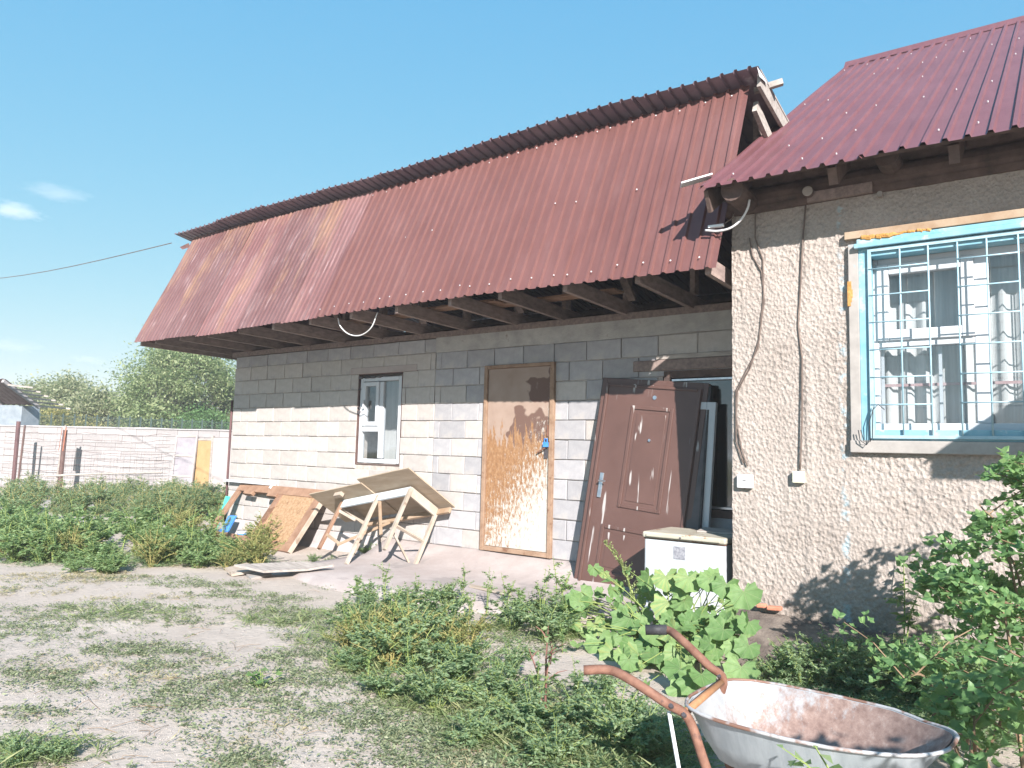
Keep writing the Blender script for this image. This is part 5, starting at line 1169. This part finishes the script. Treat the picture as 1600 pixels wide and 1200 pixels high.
pr = [weed_meshes(73, 0.55, 0.16, 3, 0.05, 0.5, 10, 0.007, (-0.2, 0.5), 3)]
p = gp(850, 1115); plant(pr, 0, 'red_stem_weed', 'thin red-stemmed weed standing in the middle thicket', 'weed', (p[0], p[1], 0), 0.95, 0.2, None, ('stem_red', 'leaf_weed'))

# mallow with big scalloped leaves
def lobed(seed, lobes, depth, cup):
    r_ = random.Random(seed); n_ = lobes * 4; vs = [(0, 0.0, 0.0)]
    for i in range(n_ + 1):
        a = R(-155) + R(310) * i / n_; k_ = 0.5 + 0.5 * math.cos(2 * PI * (i / 4.0 - 0.5) ); k_ = (i % 4) / 4
        lob = 1 - depth * abs(math.cos(PI * (i / 4.0))) + r_.uniform(-0.05, 0.05)
        rad = 0.5 * lob * (1.0 - 0.12 * abs(a) / PI)
        vs.append((rad * math.sin(a), 0.12 + rad * math.cos(a), cup * rad * rad * 2 + 0.08 * math.cos(2 * a + seed) + (0.035 if i % 4 == 2 else -0.03 if i % 4 == 0 else 0.0) + r_.uniform(-0.02, 0.02)))
    fs = [(0, i, i + 1) for i in range(1, n_ + 1)]
    me_ = bpy.data.meshes.new('leaf'); me_.from_pydata(vs, [], fs); me_.shade_smooth()
    a_ = me_.attributes.new('rnd', 'FLOAT', 'FACE'); a_.data.foreach_set('value', [0.12 * (i % 2) + r_.random() * 0.1 for i in range(len(fs))]); return me_
ML = [lobed(i, 7, 0.15, 0.30) for i in range(6)]
mt = thing('mallow_plant', 'large mallow with broad scalloped leaves before the freezer', 'plant', (-2.15, -1.75, 0))
mb = MB(); r_ = random.Random(11)
for me_ in ML: me_.materials.append(M['leaf_mallow'])
toward = Vector((0.35, -0.85, 0.45))
cnt = 0
for px_, py_, wpx, n_ in ((1020, 930, 175, 66), (950, 985, 110, 44), (1080, 985, 110, 44), (1010, 1035, 120, 46), (1080, 1050, 70, 20)):
    for q in range(n_):
        ax, ay = r_.gauss(0, 0.45), r_.gauss(0, 0.42)
        x_, y_ = px_ + ax * wpx, py_ + ay * 75
        if not (885 < x_ < 1172 and 872 < y_ < 1085): continue
        if y_ < 905 and (x_ < 925 or x_ > 1150): continue
        dep = r_.uniform(-0.30, 0.25) - (y_ - 960) * (0.0068 if y_ > 960 else 0.004)
        P = Vector(wp(x_, y_, -1.60 + dep))
        if P.z < 0.05: continue
        nrm = (toward + Vector((r_.uniform(-.8, .8), r_.uniform(-.4, .6), r_.uniform(-.35, .7)))).normalized()
        tipd = Vector((r_.uniform(-0.7, 0.7), -0.35, r_.uniform(-1.0, -0.1))); tipd = (tipd - nrm * tipd.dot(nrm)).normalized()
        s_ = r_.choice((0.055, 0.07, 0.09, 0.105, 0.125, 0.15, 0.18)) * r_.uniform(0.9, 1.1)
        X = tipd.cross(nrm).normalized()
        o = bpy.data.objects.new('leaf', r_.choice(ML)); COL.objects.link(o); o.parent = mt
        mm = Matrix((X, tipd, nrm)).transposed().to_4x4(); o.rotation_euler = mm.to_euler(); o.scale = (s_ * r_.uniform(1.0, 1.2), s_, s_); o.location = P - mt.location
        base = Vector((-2.15 + r_.uniform(-.25, .25), -1.75 + r_.uniform(-.12, .12), 0.0)); md = base.lerp(P, 0.6) + Vector((0, 0.05, 0.10 * r_.random()))
        mb.tube([base, base.lerp(md, 0.5) + Vector((0, 0, .05)), md, P], [0.006, 0.005, 0.004, 0.0025], 4, False); cnt += 1
for (x_, y_, s_) in ((1076, 902, .2), (1108, 904, .17), (1135, 912, .19), (1162, 924, .22), (1150, 968, .17), (1148, 1008, .16), (1170, 1008, .16), (1158, 1042, .2), (1068, 1075, .19), (905, 935, .19), (935, 1000, .22), (985, 965, .25), (1000, 1010, .24), (1045, 940, .26), (1085, 960, .22), (1060, 1020, .22), (960, 1020, .2), (1110, 1000, .2), (1040, 900, .2)):
    P = Vector(wp(x_, y_, -1.72 - max(0, y_ - 960) * 0.0068)); nrm = (toward + Vector((r_.uniform(-.2, .2), 0, r_.uniform(-.1, .2)))).normalized(); tipd = Vector((r_.uniform(-0.4, 0.4), -0.3, -0.9)); tipd = (tipd - nrm * tipd.dot(nrm)).normalized()
    o = bpy.data.objects.new('leaf', r_.choice(ML)); COL.objects.link(o); o.parent = mt; o.rotation_euler = Matrix((tipd.cross(nrm).normalized(), tipd, nrm)).transposed().to_euler(); o.scale = (s_ * 1.1, s_, s_); o.location = P - mt.location
    mb.tube([Vector((-2.12, -1.75, 0.0)), Vector((-2.12, -1.72, 0.0)).lerp(P, 0.6) + Vector((0, 0, .03)), P], [0.006, 0.004, 0.0025], 4, False)
mb.build('stems', M['stem_green'], mt)
# amaranth spike
base, tip = Vector(wp(1012, 990, -1.55)), Vector(wp(943, 846, -1.5)); at_ = thing('amaranth', 'drooping pale green amaranth spike rising before the brown door', 'plant', (base.x, base.y, 0))
pth = smooth_path([(base.x, base.y, 0), base, Vector(wp(985, 918, -1.55)), Vector(wp(970, 880, -1.52)), tip], 5)
MB().tube(pth, [0.010 * (1 - 0.75 * i / len(pth)) for i in range(len(pth))], 6, False).build('stem', M['stem_green'], at_)
B = []; D = []; rg = np.random.default_rng(5)
for k_ in range(44):
    u = rg.uniform(0.42, 0.97) * (len(pth) - 1); j = int(u); p = pth[j].lerp(pth[min(j + 1, len(pth) - 1)], u - j)
    d_ = Vector((rg.uniform(-.7, .6), rg.uniform(-.5, .3), rg.uniform(.5, 1))).normalized(); ln = rg.uniform(0.04, 0.10) * (1.2 - u / len(pth))
    for q in range(22): B.append(p + d_ * ln * 1.6 * q / 22); D.append(d_ * 0.5 + Vector(tuple(rg.normal(0, .6, 3))))
V_, Q_ = leaf_batch(B, D, np.full(len(B), .014), np.full(len(B), .008)); link_mesh('flower_spikes', mesh_np('flower_spikes', V_ - np.array(at_.location), Q_, rg.random(len(Q_))), M['spike'], at_)
for (x_, y_, dx_) in ((950, 905, -1), (1000, 925, 1)):
    P = Vector(wp(x_, y_, -1.55)); V_, Q_ = leaf_batch([P + Vector((0.07, 0, 0))], [Vector((dx_, -.2, -.1))], [0.13], [0.055]); link_mesh('leaf', mesh_np('leaf', V_ - np.array(at_.location), Q_, [0.3]), M['leaf_mallow'], at_)

# currant bush by the wall: arching canes with lobed leaves
CL = [lobed(20 + i, 3, 0.42, 0.15) for i in range(4)]
for me_ in CL: me_.materials.append(M['leaf_bush'])
def cane_bush(name, label, loc, canes, n_obj, n_leaf, size, seed, stemm='stem_brown'):
    rg = np.random.default_rng(seed); rd = random.Random(seed); t = thing(name, label, 'bush', loc); L0 = Vector([float(q) for q in loc]); paths = []
    mb = MB()
    for (ox, oy, h, rx) in canes:
        b = Vector((rd.uniform(-.12, .12), rd.uniform(-.12, .12), 0)); tipv = Vector((ox, oy, h)); m_ = b.lerp(tipv, 0.55) + Vector((0, 0, 0.18 * h + rx))
        pth_ = smooth_path([b, m_, tipv], 8); mb.tube(pth_, [0.009 * (1 - 0.7 * i / len(pth_)) for i in range(len(pth_))], 5, False); paths.append(pth_)
        for _ in range(4):
            p = pth_[rd.randrange(5, len(pth_))]; q = p + Vector((rd.uniform(-.3, .3), rd.uniform(-.3, .3), rd.uniform(-.1, .25))); pp = [p, p.lerp(q, .5) + Vector((0, 0, .03)), q]; mb.tube(pp, [0.004, 0.003, 0.002], 4, False); paths.append(pp)
    mb.build('canes', M[stemm], t, local=True)
    tot = n_obj + n_leaf; inst = []
    for i in range(tot):
        pth_ = rd.choice(paths); u = rd.uniform(0.18, 0.999) * (len(pth_) - 1); j = int(u); p = pth_[j].lerp(pth_[min(j + 1, len(pth_) - 1)], u - j)
        d_ = Vector((rd.gauss(0, 1), rd.gauss(0, 1), rd.gauss(-0.1, 0.5))).normalized(); p = p + d_ * rd.uniform(0.02, 0.11)
        if p.z < 0.02: p.z = 0.02 + rd.random() * 0.05
        nrm = (Vector((rd.gauss(0, .55), rd.gauss(-0.25, .55), 0.9))).normalized(); tipd = d_ - nrm * d_.dot(nrm); tipd.normalize()
        inst.append((p, Matrix((tipd.cross(nrm).normalized(), tipd, nrm)).transposed(), size * rd.uniform(0.6, 1.2), rd.randrange(4)))
    camv = Vector(CAM); inst.sort(key=lambda q: (L0 + q[0] - camv).length)
    vis = [q for q in inst]
    for p, m_, s_, k_ in vis[:n_obj]:
        o = bpy.data.objects.new('leaf', CL[k_]); COL.objects.link(o); o.parent = t; o.location = p; o.rotation_euler = m_.to_euler(); o.scale = (s_, s_, s_)
    VV = []; FF = []; 
    for p, m_, s_, k_ in vis[n_obj:]:
        b = len(VV); me_ = CL[k_]; VV += [p + m_ @ (v.co * s_) for v in me_.vertices]; FF += [tuple(b + i for i in pl.vertices) for pl in me_.polygons]
    me_ = bpy.data.meshes.new('foliage'); me_.from_pydata(VV, [], FF); a_ = me_.attributes.new('rnd', 'FLOAT', 'FACE'); a_.data.foreach_set('value', [rd.random() for _ in FF]) ; o = link_mesh('foliage', me_, M['leaf_bush'], t); o['kind'] = 'stuff'
    return t
cane_bush('currant_bush', 'tall currant bush with lobed leaves at right against plaster wall', (-0.02, -2.05, 0.0),
          [(-0.30, -0.05, 1.12, .1), (-0.10, 0.15, 1.35, .1), (0.15, 0.0, 1.4, .1), (-0.38, -0.2, 0.75, .1), (0.3, 0.1, 1.2, .1), (-0.25, 0.25, 0.9, .1), (0.0, -0.3, 1.0, .1), (0.3, -0.3, 1.15, .1), (-0.45, 0.1, 0.55, .1), (0.05, 0.1, 1.15, .05)], 290, 1700, 0.072, 4)
cane_bush('currant_bush', 'low spreading currant bush with yellow canes right of wheelbarrow', (-0.22, -2.75, 0.0),
          [(-0.45, 0.15, 0.42, .12), (-0.35, -0.2, 0.40, .12), (0.1, -0.35, 0.55, .1), (-0.15, 0.3, 0.6, .1), (0.3, 0.0, 0.7, .1), (-0.2, -0.4, 0.35, .12), (0.0, 0.0, 0.75, .08), (0.25, -0.45, 0.5, .1), (-0.05, -0.55, 0.35, .1)], 260, 900, 0.065, 9, 'stem_brown')
# shrub standing right of the camera, outside the picture; its shade dapples the barrow and the bank
cane_bush('shade_shrub', 'leafy shrub standing to the right of the wheelbarrow', (0.95, -4.55, 0.0),
          [(-0.35, 0.2, 1.15, .1), (-0.1, 0.35, 1.35, .1), (0.2, 0.1, 1.5, .1), (-0.25, -0.2, 1.2, .1), (0.35, -0.2, 1.3, .1), (0.1, 0.5, 1.1, .1), (0.5, 0.3, 1.2, .1)], 0, 420, 0.085, 14)

# creeping knotweed and grass over the sand: patches set down where they grow
def mat_patches(name, label, patches, leafL, zmax, m, seed, wid=0.38):
    rg = np.random.default_rng(seed); B = []; L = []
    for (px_, py_, r1, r2, n_) in patches:
        c = gp(px_, py_); k_ = 0
        if r1 is None: continue
        ang = rg.uniform(0, PI)
        # each patch is a bundle of creeping runners
        nr = max(3, n_ // 26)
        for _ in range(nr):
            a = rg.uniform(0, 2 * PI); rr_ = math.sqrt(rg.uniform(0, 1)); sx, sy = rr_ * math.cos(a) * r1, rr_ * math.sin(a) * r2
            sx, sy = c[0] + sx * 0.8 - sy * 0.6, c[1] + sx * 0.6 + sy * 0.8
            hd = rg.uniform(0, 2 * PI); ln = rg.uniform(0.08, 0.32) * (1.2 - 0.5 * rr_)
            m_ = 26; u = rg.uniform(0, 1, m_); hd2 = hd + rg.normal(0, .25, m_)
            x = sx + np.cos(hd2) * ln * u; y = sy + np.sin(hd2) * ln * u
            hz = zmax * rg.uniform(0.1, 1.0) * (1 - 0.6 * rr_)
            z_ = hz * np.sin(u * PI * 0.8) * rg.uniform(0.4, 1, m_) + 0.004
            for q in range(m_): B.append((x[q], y[q], ground_z(x[q], y[q]) + z_[q])); L.append(leafL * rg.uniform(0.5, 1.3))
    B = np.array(B); L = np.array(L); D = unit_dirs(len(B), -0.1, 0.7, rg)
    V_, Q_ = leaf_batch(B, D, L, L * wid, rng=rg)
    o = link_mesh(name, mesh_np(name, V_, Q_, rg.random(len(Q_))), M[m]); o['kind'] = 'stuff'; o['label'] = label; o['category'] = 'ground cover'; return o
P_ = []
for (x, y, a, b, n_) in ((90, 960, .7, .28, 2600), (30, 990, .5, .25, 1500), (200, 950, .6, .2, 1700), (200, 1015, .28, .16, 1900), (250, 970, .45, .15, 1200), (60, 1055, .28, .09, 900), (95, 1070, .18, .06, 500), (330, 1075, .26, .12, 1700), (270, 1100, .2, .08, 800), (380, 1100, .25, .1, 900), (250, 1040, .25, .08, 800), (450, 960, .35, .2, 2200), (500, 975, .35, .18, 2200), (420, 935, .4, .15, 1400), (300, 915, .5, .15, 1700), (360, 930, .4, .12, 1100), (230, 905, .5, .15, 1200),
                        (480, 1030, .3, .14, 1700), (520, 1060, .3, .16, 1800), (560, 1110, .28, .14, 1700), (620, 1140, .28, .14, 1800), (700, 1150, .3, .16, 2400), (780, 1180, .3, .16, 2600), (860, 1150, .3, .2, 2600), (930, 1180, .28, .2, 2600), (1000, 1150, .25, .16, 2000), (760, 1110, .3, .2, 2200), (660, 1080, .35, .2, 2400), (820, 1090, .28, .18, 1700), (620, 1010, .4, .2, 2200), (720, 990, .4, .2, 2000), (820, 1010, .35, .2, 1800), (860, 970, .35, .15, 1500), (930, 1070, .2, .12, 500), (60, 1180, .2, .08, 900), (370, 1185, .16, .06, 700), (400, 1195, .14, .06, 600), (470, 1120, .25, .06, 300), (330, 1140, .25, .06, 300), (130, 1110, .3, .05, 260), (560, 1170, .2, .08, 400), (300, 1020, .3, .08, 350), (480, 1000, .3, .06, 350), (150, 1150, .3, .04, 160), (650, 1190, .15, .08, 900)):
    P_.append((x, y, a, b, n_))
for _ in range(38): P_.append((rr.uniform(-20, 720), rr.uniform(905, 1090), rr.uniform(.25, .6), rr.uniform(.06, .2), int(rr.uniform(120, 420))))
for _ in range(16): P_.append((rr.uniform(-20, 720), rr.uniform(1090, 1200), rr.uniform(.15, .35), rr.uniform(.03, .08), int(rr.uniform(60, 200))))
mat_patches('creeping_knotweed', 'creeping grey-green knotweed spread over the sandy yard', P_, 0.020, 0.05, 'leaf_mat', 77)
mat_patches('dry_grass', 'straw-coloured dry grass patches at the left of yard', [(70, 905, .8, .2, 2200), (150, 900, .6, .15, 1300), (30, 925, .5, .15, 900), (220, 935, .5, .1, 500), (140, 1045, .3, .06, 300), (300, 885, .5, .12, 700), (180, 820, 1.4, .3, 1500), (60, 825, 1.4, .3, 1200), (310, 825, 1.2, .3, 1200), (420, 1150, .3, .1, 260), (880, 1100, .3, .2, 400), (760, 1190, .2, .1, 400), (250, 1060, .3, .05, 260)], 0.032, 0.05, 'leaf_dry', 78, 0.16)
mat_patches('yard_grass', 'short green grass at the foot of the weeds', [(120, 880, 1.0, .3, 2600), (300, 880, .8, .25, 2000), (520, 885, .5, .08, 500), (420, 885, .4, .15, 800), (120, 800, 2.0, .4, 1800), (250, 800, 2.0, .4, 1800), (1270, 1090, .35, .25, 2600), (1380, 1110, .4, .3, 3000), (1480, 1150, .35, .3, 2600), (1200, 1075, .2, .12, 700), (980, 1130, .3, .2, 2200), (900, 1190, .25, .2, 2400), (1030, 1195, .2, .2, 2000)], 0.036, 0.09, 'leaf_weed_cool', 79, 0.22)
mat_patches('grass_blades', 'long thin grass blades mixed through the weeds', [(x_, y_, a_, b_, n_) for (x_, y_, a_, b_, n_) in ((560, 1000, .5, .25, 1500), (640, 1040, .5, .3, 2200), (720, 1090, .4, .3, 2000), (820, 1140, .4, .3, 2200), (920, 1170, .35, .3, 2200), (1000, 1180, .3, .25, 1500), (830, 990, .4, .25, 1200), (600, 960, .4, .2, 900), (80, 870, 1.2, .4, 2600), (220, 875, 1.0, .4, 2200), (340, 875, .7, .3, 1500), (100, 800, 2.2, .5, 2600), (250, 805, 2.0, .5, 2600), (1300, 1060, .3, .25, 900), (1420, 1090, .35, .3, 1200), (60, 1185, .25, .1, 400), (200, 960, .6, .25, 500), (450, 970, .4, .2, 500))], 0.11, 0.05, 'leaf_blade', 80, 0.055)
# twigs and pebbles on the sand
mb = MB(); rd = random.Random(5)
for _ in range(260):
    p = gp(rd.uniform(-20, 900), rd.uniform(900, 1200)); s_ = rd.uniform(0.003, 0.009); z_ = ground_z(p[0], p[1])
    mb.obox((p[0], p[1], z_ - s_ * 0.3), (s_ * 2, rd.uniform(-s_, s_), 0), (rd.uniform(-s_, s_), s_ * 1.6, 0), (0, 0, s_))
o = mb.build('pebbles', M['stone']); o['kind'] = 'stuff'; o['label'] = 'scattered small pebbles on the sandy yard'; o['category'] = 'pebbles'
mb = MB()
for _ in range(1500):
    p = gp(rd.uniform(-20, 760), 930 + 270 * math.sqrt(rd.random())); s_ = rd.uniform(0.002, 0.006); z_ = ground_z(p[0], p[1])
    o3 = [(s_ * rd.uniform(.6, 1.3), 0, 0), (-s_ * rd.uniform(.6, 1.3), 0, 0), (0, s_ * rd.uniform(.6, 1.3), 0), (0, -s_ * rd.uniform(.6, 1.3), 0), (0, 0, s_ * rd.uniform(.5, 1.0)), (0, 0, -s_)]
    mb.add([(p[0] + a, p[1] + b, z_ + c_ + s_ * 0.2) for a, b, c_ in o3], [(0, 2, 4), (2, 1, 4), (1, 3, 4), (3, 0, 4), (2, 0, 5), (1, 2, 5), (3, 1, 5), (0, 3, 5)])
o = mb.build('soil_crumbs', M['stone']); o['kind'] = 'stuff'; o['label'] = 'fine crumbs of dry soil over the sandy yard'; o['category'] = 'soil'
mb = MB()
for _ in range(110):
    p = Vector(gp(rd.uniform(-20, 720), rd.uniform(920, 1200))); a = rd.uniform(0, 6.28); L_ = rd.uniform(0.04, 0.20); p.z = ground_z(p.x, p.y) + 0.004; q = p + Vector((math.cos(a) * L_, math.sin(a) * L_, 0)); q.z = ground_z(q.x, q.y) + rd.uniform(0.003, 0.02); m_ = p.lerp(q, 0.5) + Vector((rd.uniform(-.02, .02), rd.uniform(-.02, .02), 0.012))
    mb.tube([p, m_, q], 0.0013, 3, False)
o = mb.build('dry_stalks', M['stem_brown']); o['kind'] = 'stuff'; o['label'] = 'thin dry stalks strewn on the sandy yard'; o['category'] = 'stalks'

# ---------------------------------------------------------------- trees beyond the yard
def tree(name, label, px_, base_d, h, rx, rz, cz, n_leaf, leafL, m, seed, clumps=46, trunk_r=0.16):
    rg = np.random.default_rng(seed); rd = random.Random(seed); c = far(px_, 690, base_d); c.z = 0
    t = thing(name, label, 'tree', (c.x, c.y, -0.2), group='trees beyond the yard wall'); mb = MB()
    top = Vector((0, 0, cz)); mb.tube([(0, 0, 0), (0.05, 0.02, cz * 0.35), (0.0, 0.1, cz * 0.7), (0.1, 0.0, cz)], [trunk_r, trunk_r * .8, trunk_r * .6, trunk_r * .3], 8)
    B = []; 
    for k_ in range(clumps):
        d_ = unit_dirs(1, -0.95, 1.0, rg)[0]; r_ = rg.uniform(0.45, 1.0) ** 0.6
        irr = 1 + 0.28 * mnoise.noise((d_[0] * 2.1, d_[1] * 2.1, d_[2] * 2.1 + seed))
        cc = np.array([d_[0] * rx * r_ * irr, d_[1] * rx * r_ * irr, cz + d_[2] * rz * r_ * irr])
        s0 = Vector((0, 0.05, cz * rd.uniform(0.3, 0.75))); e_ = Vector(tuple(cc)); mb.tube([s0, s0.lerp(e_, 0.5) + Vector((0, 0, 0.15)), e_], [trunk_r * .3, trunk_r * .18, trunk_r * .06], 5, False)
        n_ = int(n_leaf / clumps * rg.uniform(0.5, 1.5)); sg = rg.uniform(0.10, 0.24) * rx
        B.append(cc + rg.normal(0, 1, (n_, 3)) * np.array([sg, sg, sg * 0.75]))
    B = np.concatenate(B); B = B[B[:, 2] > 0.3]; D = unit_dirs(len(B), -0.9, 0.4, rg); L = leafL * rg.uniform(0.6, 1.4, len(B))
    V_, Q_ = leaf_batch(B, D, L, L * 0.5, rng=rg)
    rn = np.clip(0.5 + 0.5 * np.array([mnoise.noise((b[0] * 0.9, b[1] * 0.9, b[2] * 0.9)) for b in B]) + rg.normal(0, 0.15, len(B)), 0, 0.99)
    mb.build('trunk', M['bark'], t, local=True); link_mesh('crown', mesh_np('crown', V_, Q_, rn), M[m], t)
tree('elm_tree', 'big round green elm beside the end of block building', 288, 40, 7, 2.95, 2.95, 3.55, 60000, 0.15, 'leaf_elm', 1, 105)
tree('elm_tree', 'small dark green elm growing low behind the yard wall', 325, 37, 4, 1.5, 1.5, 1.9, 9000, 0.12, 'leaf_bush', 12, 26, 0.08)
tree('willow_tree', 'pale round willow with sky gaps left of the elm', 95, 46, 7, 2.3, 1.7, 3.15, 22000, 0.16, 'leaf_willow', 2, 62)
tree('willow_tree', 'pale yellowing tree between round willow and big elm', 150, 44, 6, 1.6, 1.4, 2.9, 16000, 0.16, 'leaf_willow', 3, 50)
tree('willow_tree', 'pale tree showing above the shed roof at left edge', 6, 50, 6, 2.4, 1.4, 3.1, 11000, 0.16, 'leaf_willow', 4, 36)
tree('yellow_shrub', 'low yellow autumn shrub behind green mesh fence', 85, 40, 3, 1.3, 1.2, 1.9, 6000, 0.115, 'leaf_autumn', 5, 22, 0.05)
tree('yellow_shrub', 'low yellow-green shrub beneath the pale yellowing tree', 165, 40, 3, 1.4, 0.9, 1.5, 6000, 0.115, 'leaf_autumn', 6, 22, 0.05)
tree('yellow_shrub', 'low yellow-green shrub at left foot of the big elm', 222, 39, 3, 1.2, 0.9, 1.5, 6000, 0.115, 'leaf_autumn', 8, 20, 0.05)
tree('distant_tree', 'faint small tree far behind the gap left of big elm', 205, 70, 4, 2.6, 1.6, 2.2, 3000, 0.25, 'leaf_willow', 7, 24, 0.1)

# ---------------------------------------------------------------- small fair-weather clouds
def cloud(px_, py_, wpx, hpx, dens, seed, label):
    d_ = 1800.0; r_ = ray(px_, py_); c = Vector(CAM + r_ / np.linalg.norm(r_) * d_); s_ = d_ / F_PX
    k_ = NM('cloud'); k_.t.nodes.remove(k_.p); v_ = k_.n('VolumePrincipled'); v_.inputs['Color'].default_value = (1, 1, 1, 1); v_.inputs['Anisotropy'].default_value = 0.2
    co_ = k_.co((1.0, 1, 1), loc=(seed, 0, 0)); n_ = k_.noise(co_, 2.1, 6, 0.7); ln_ = k_.n('VectorMath', operation='LENGTH'); k_.l(k_.co(), ln_.inputs[0])
    f_ = k_.math('SUBTRACT', k_.math('ADD', k_.math('MULTIPLY', n_, 1.5), 0.02), ln_.outputs['Value']); f_ = k_.math('MULTIPLY', k_.math('MAXIMUM', f_, 0.0), dens)
    k_.l(f_, v_.inputs['Density']); k_.l(v_.outputs[0], k_.out.inputs['Volume'])
    import bmesh
    bm = bmesh.new(); bmesh.ops.create_icosphere(bm, subdivisions=3, radius=1.0); me_ = bpy.data.meshes.new('cloud'); bm.to_mesh(me_); bm.free()
    o = link_mesh('cloud', me_, k_.m); o.location = c; o.scale = (wpx * s_, wpx * s_ * 0.8, hpx * s_); o.rotation_euler = (0, R(4), -head + R(90)); o['label'] = label; o['category'] = 'cloud'; o['group'] = 'small white clouds'
cloud(24, 329, 44, 15, 0.026, 3.0, 'lower of two white cloud puffs at left edge of sky')
cloud(88, 301, 54, 12, 0.011, 8.0, 'upper pinkish wisp of cloud at left of sky')
cloud(16, 540, 55, 13, 0.006, 5.0, 'faint cloud low over the shed at left edge')
cloud(140, 562, 32, 8, 0.010, 6.5, 'faint tiny cloud just above the pale trees')

# ---------------------------------------------------------------- the hazy air of a bright dry day, sky and clouds outside it
mb = MB().box((gx[0] - 20, gy[0] - 20, -2.0), (gx[-1] + 20, gy[-1] + 20, 8.0)); k = NM('haze'); k.t.nodes.remove(k.p); v_ = k.n('VolumePrincipled'); v_.inputs['Color'].default_value = (0.93, 0.95, 1.0, 1); v_.inputs['Density'].default_value = 0.0018; v_.inputs['Anisotropy'].default_value = 0.0
k.l(v_.outputs[0], k.out.inputs['Volume']); o = mb.build('haze', k.m); o['kind'] = 'stuff'; o['label'] = 'thin pale haze filling the air over the yard'; o['category'] = 'haze'
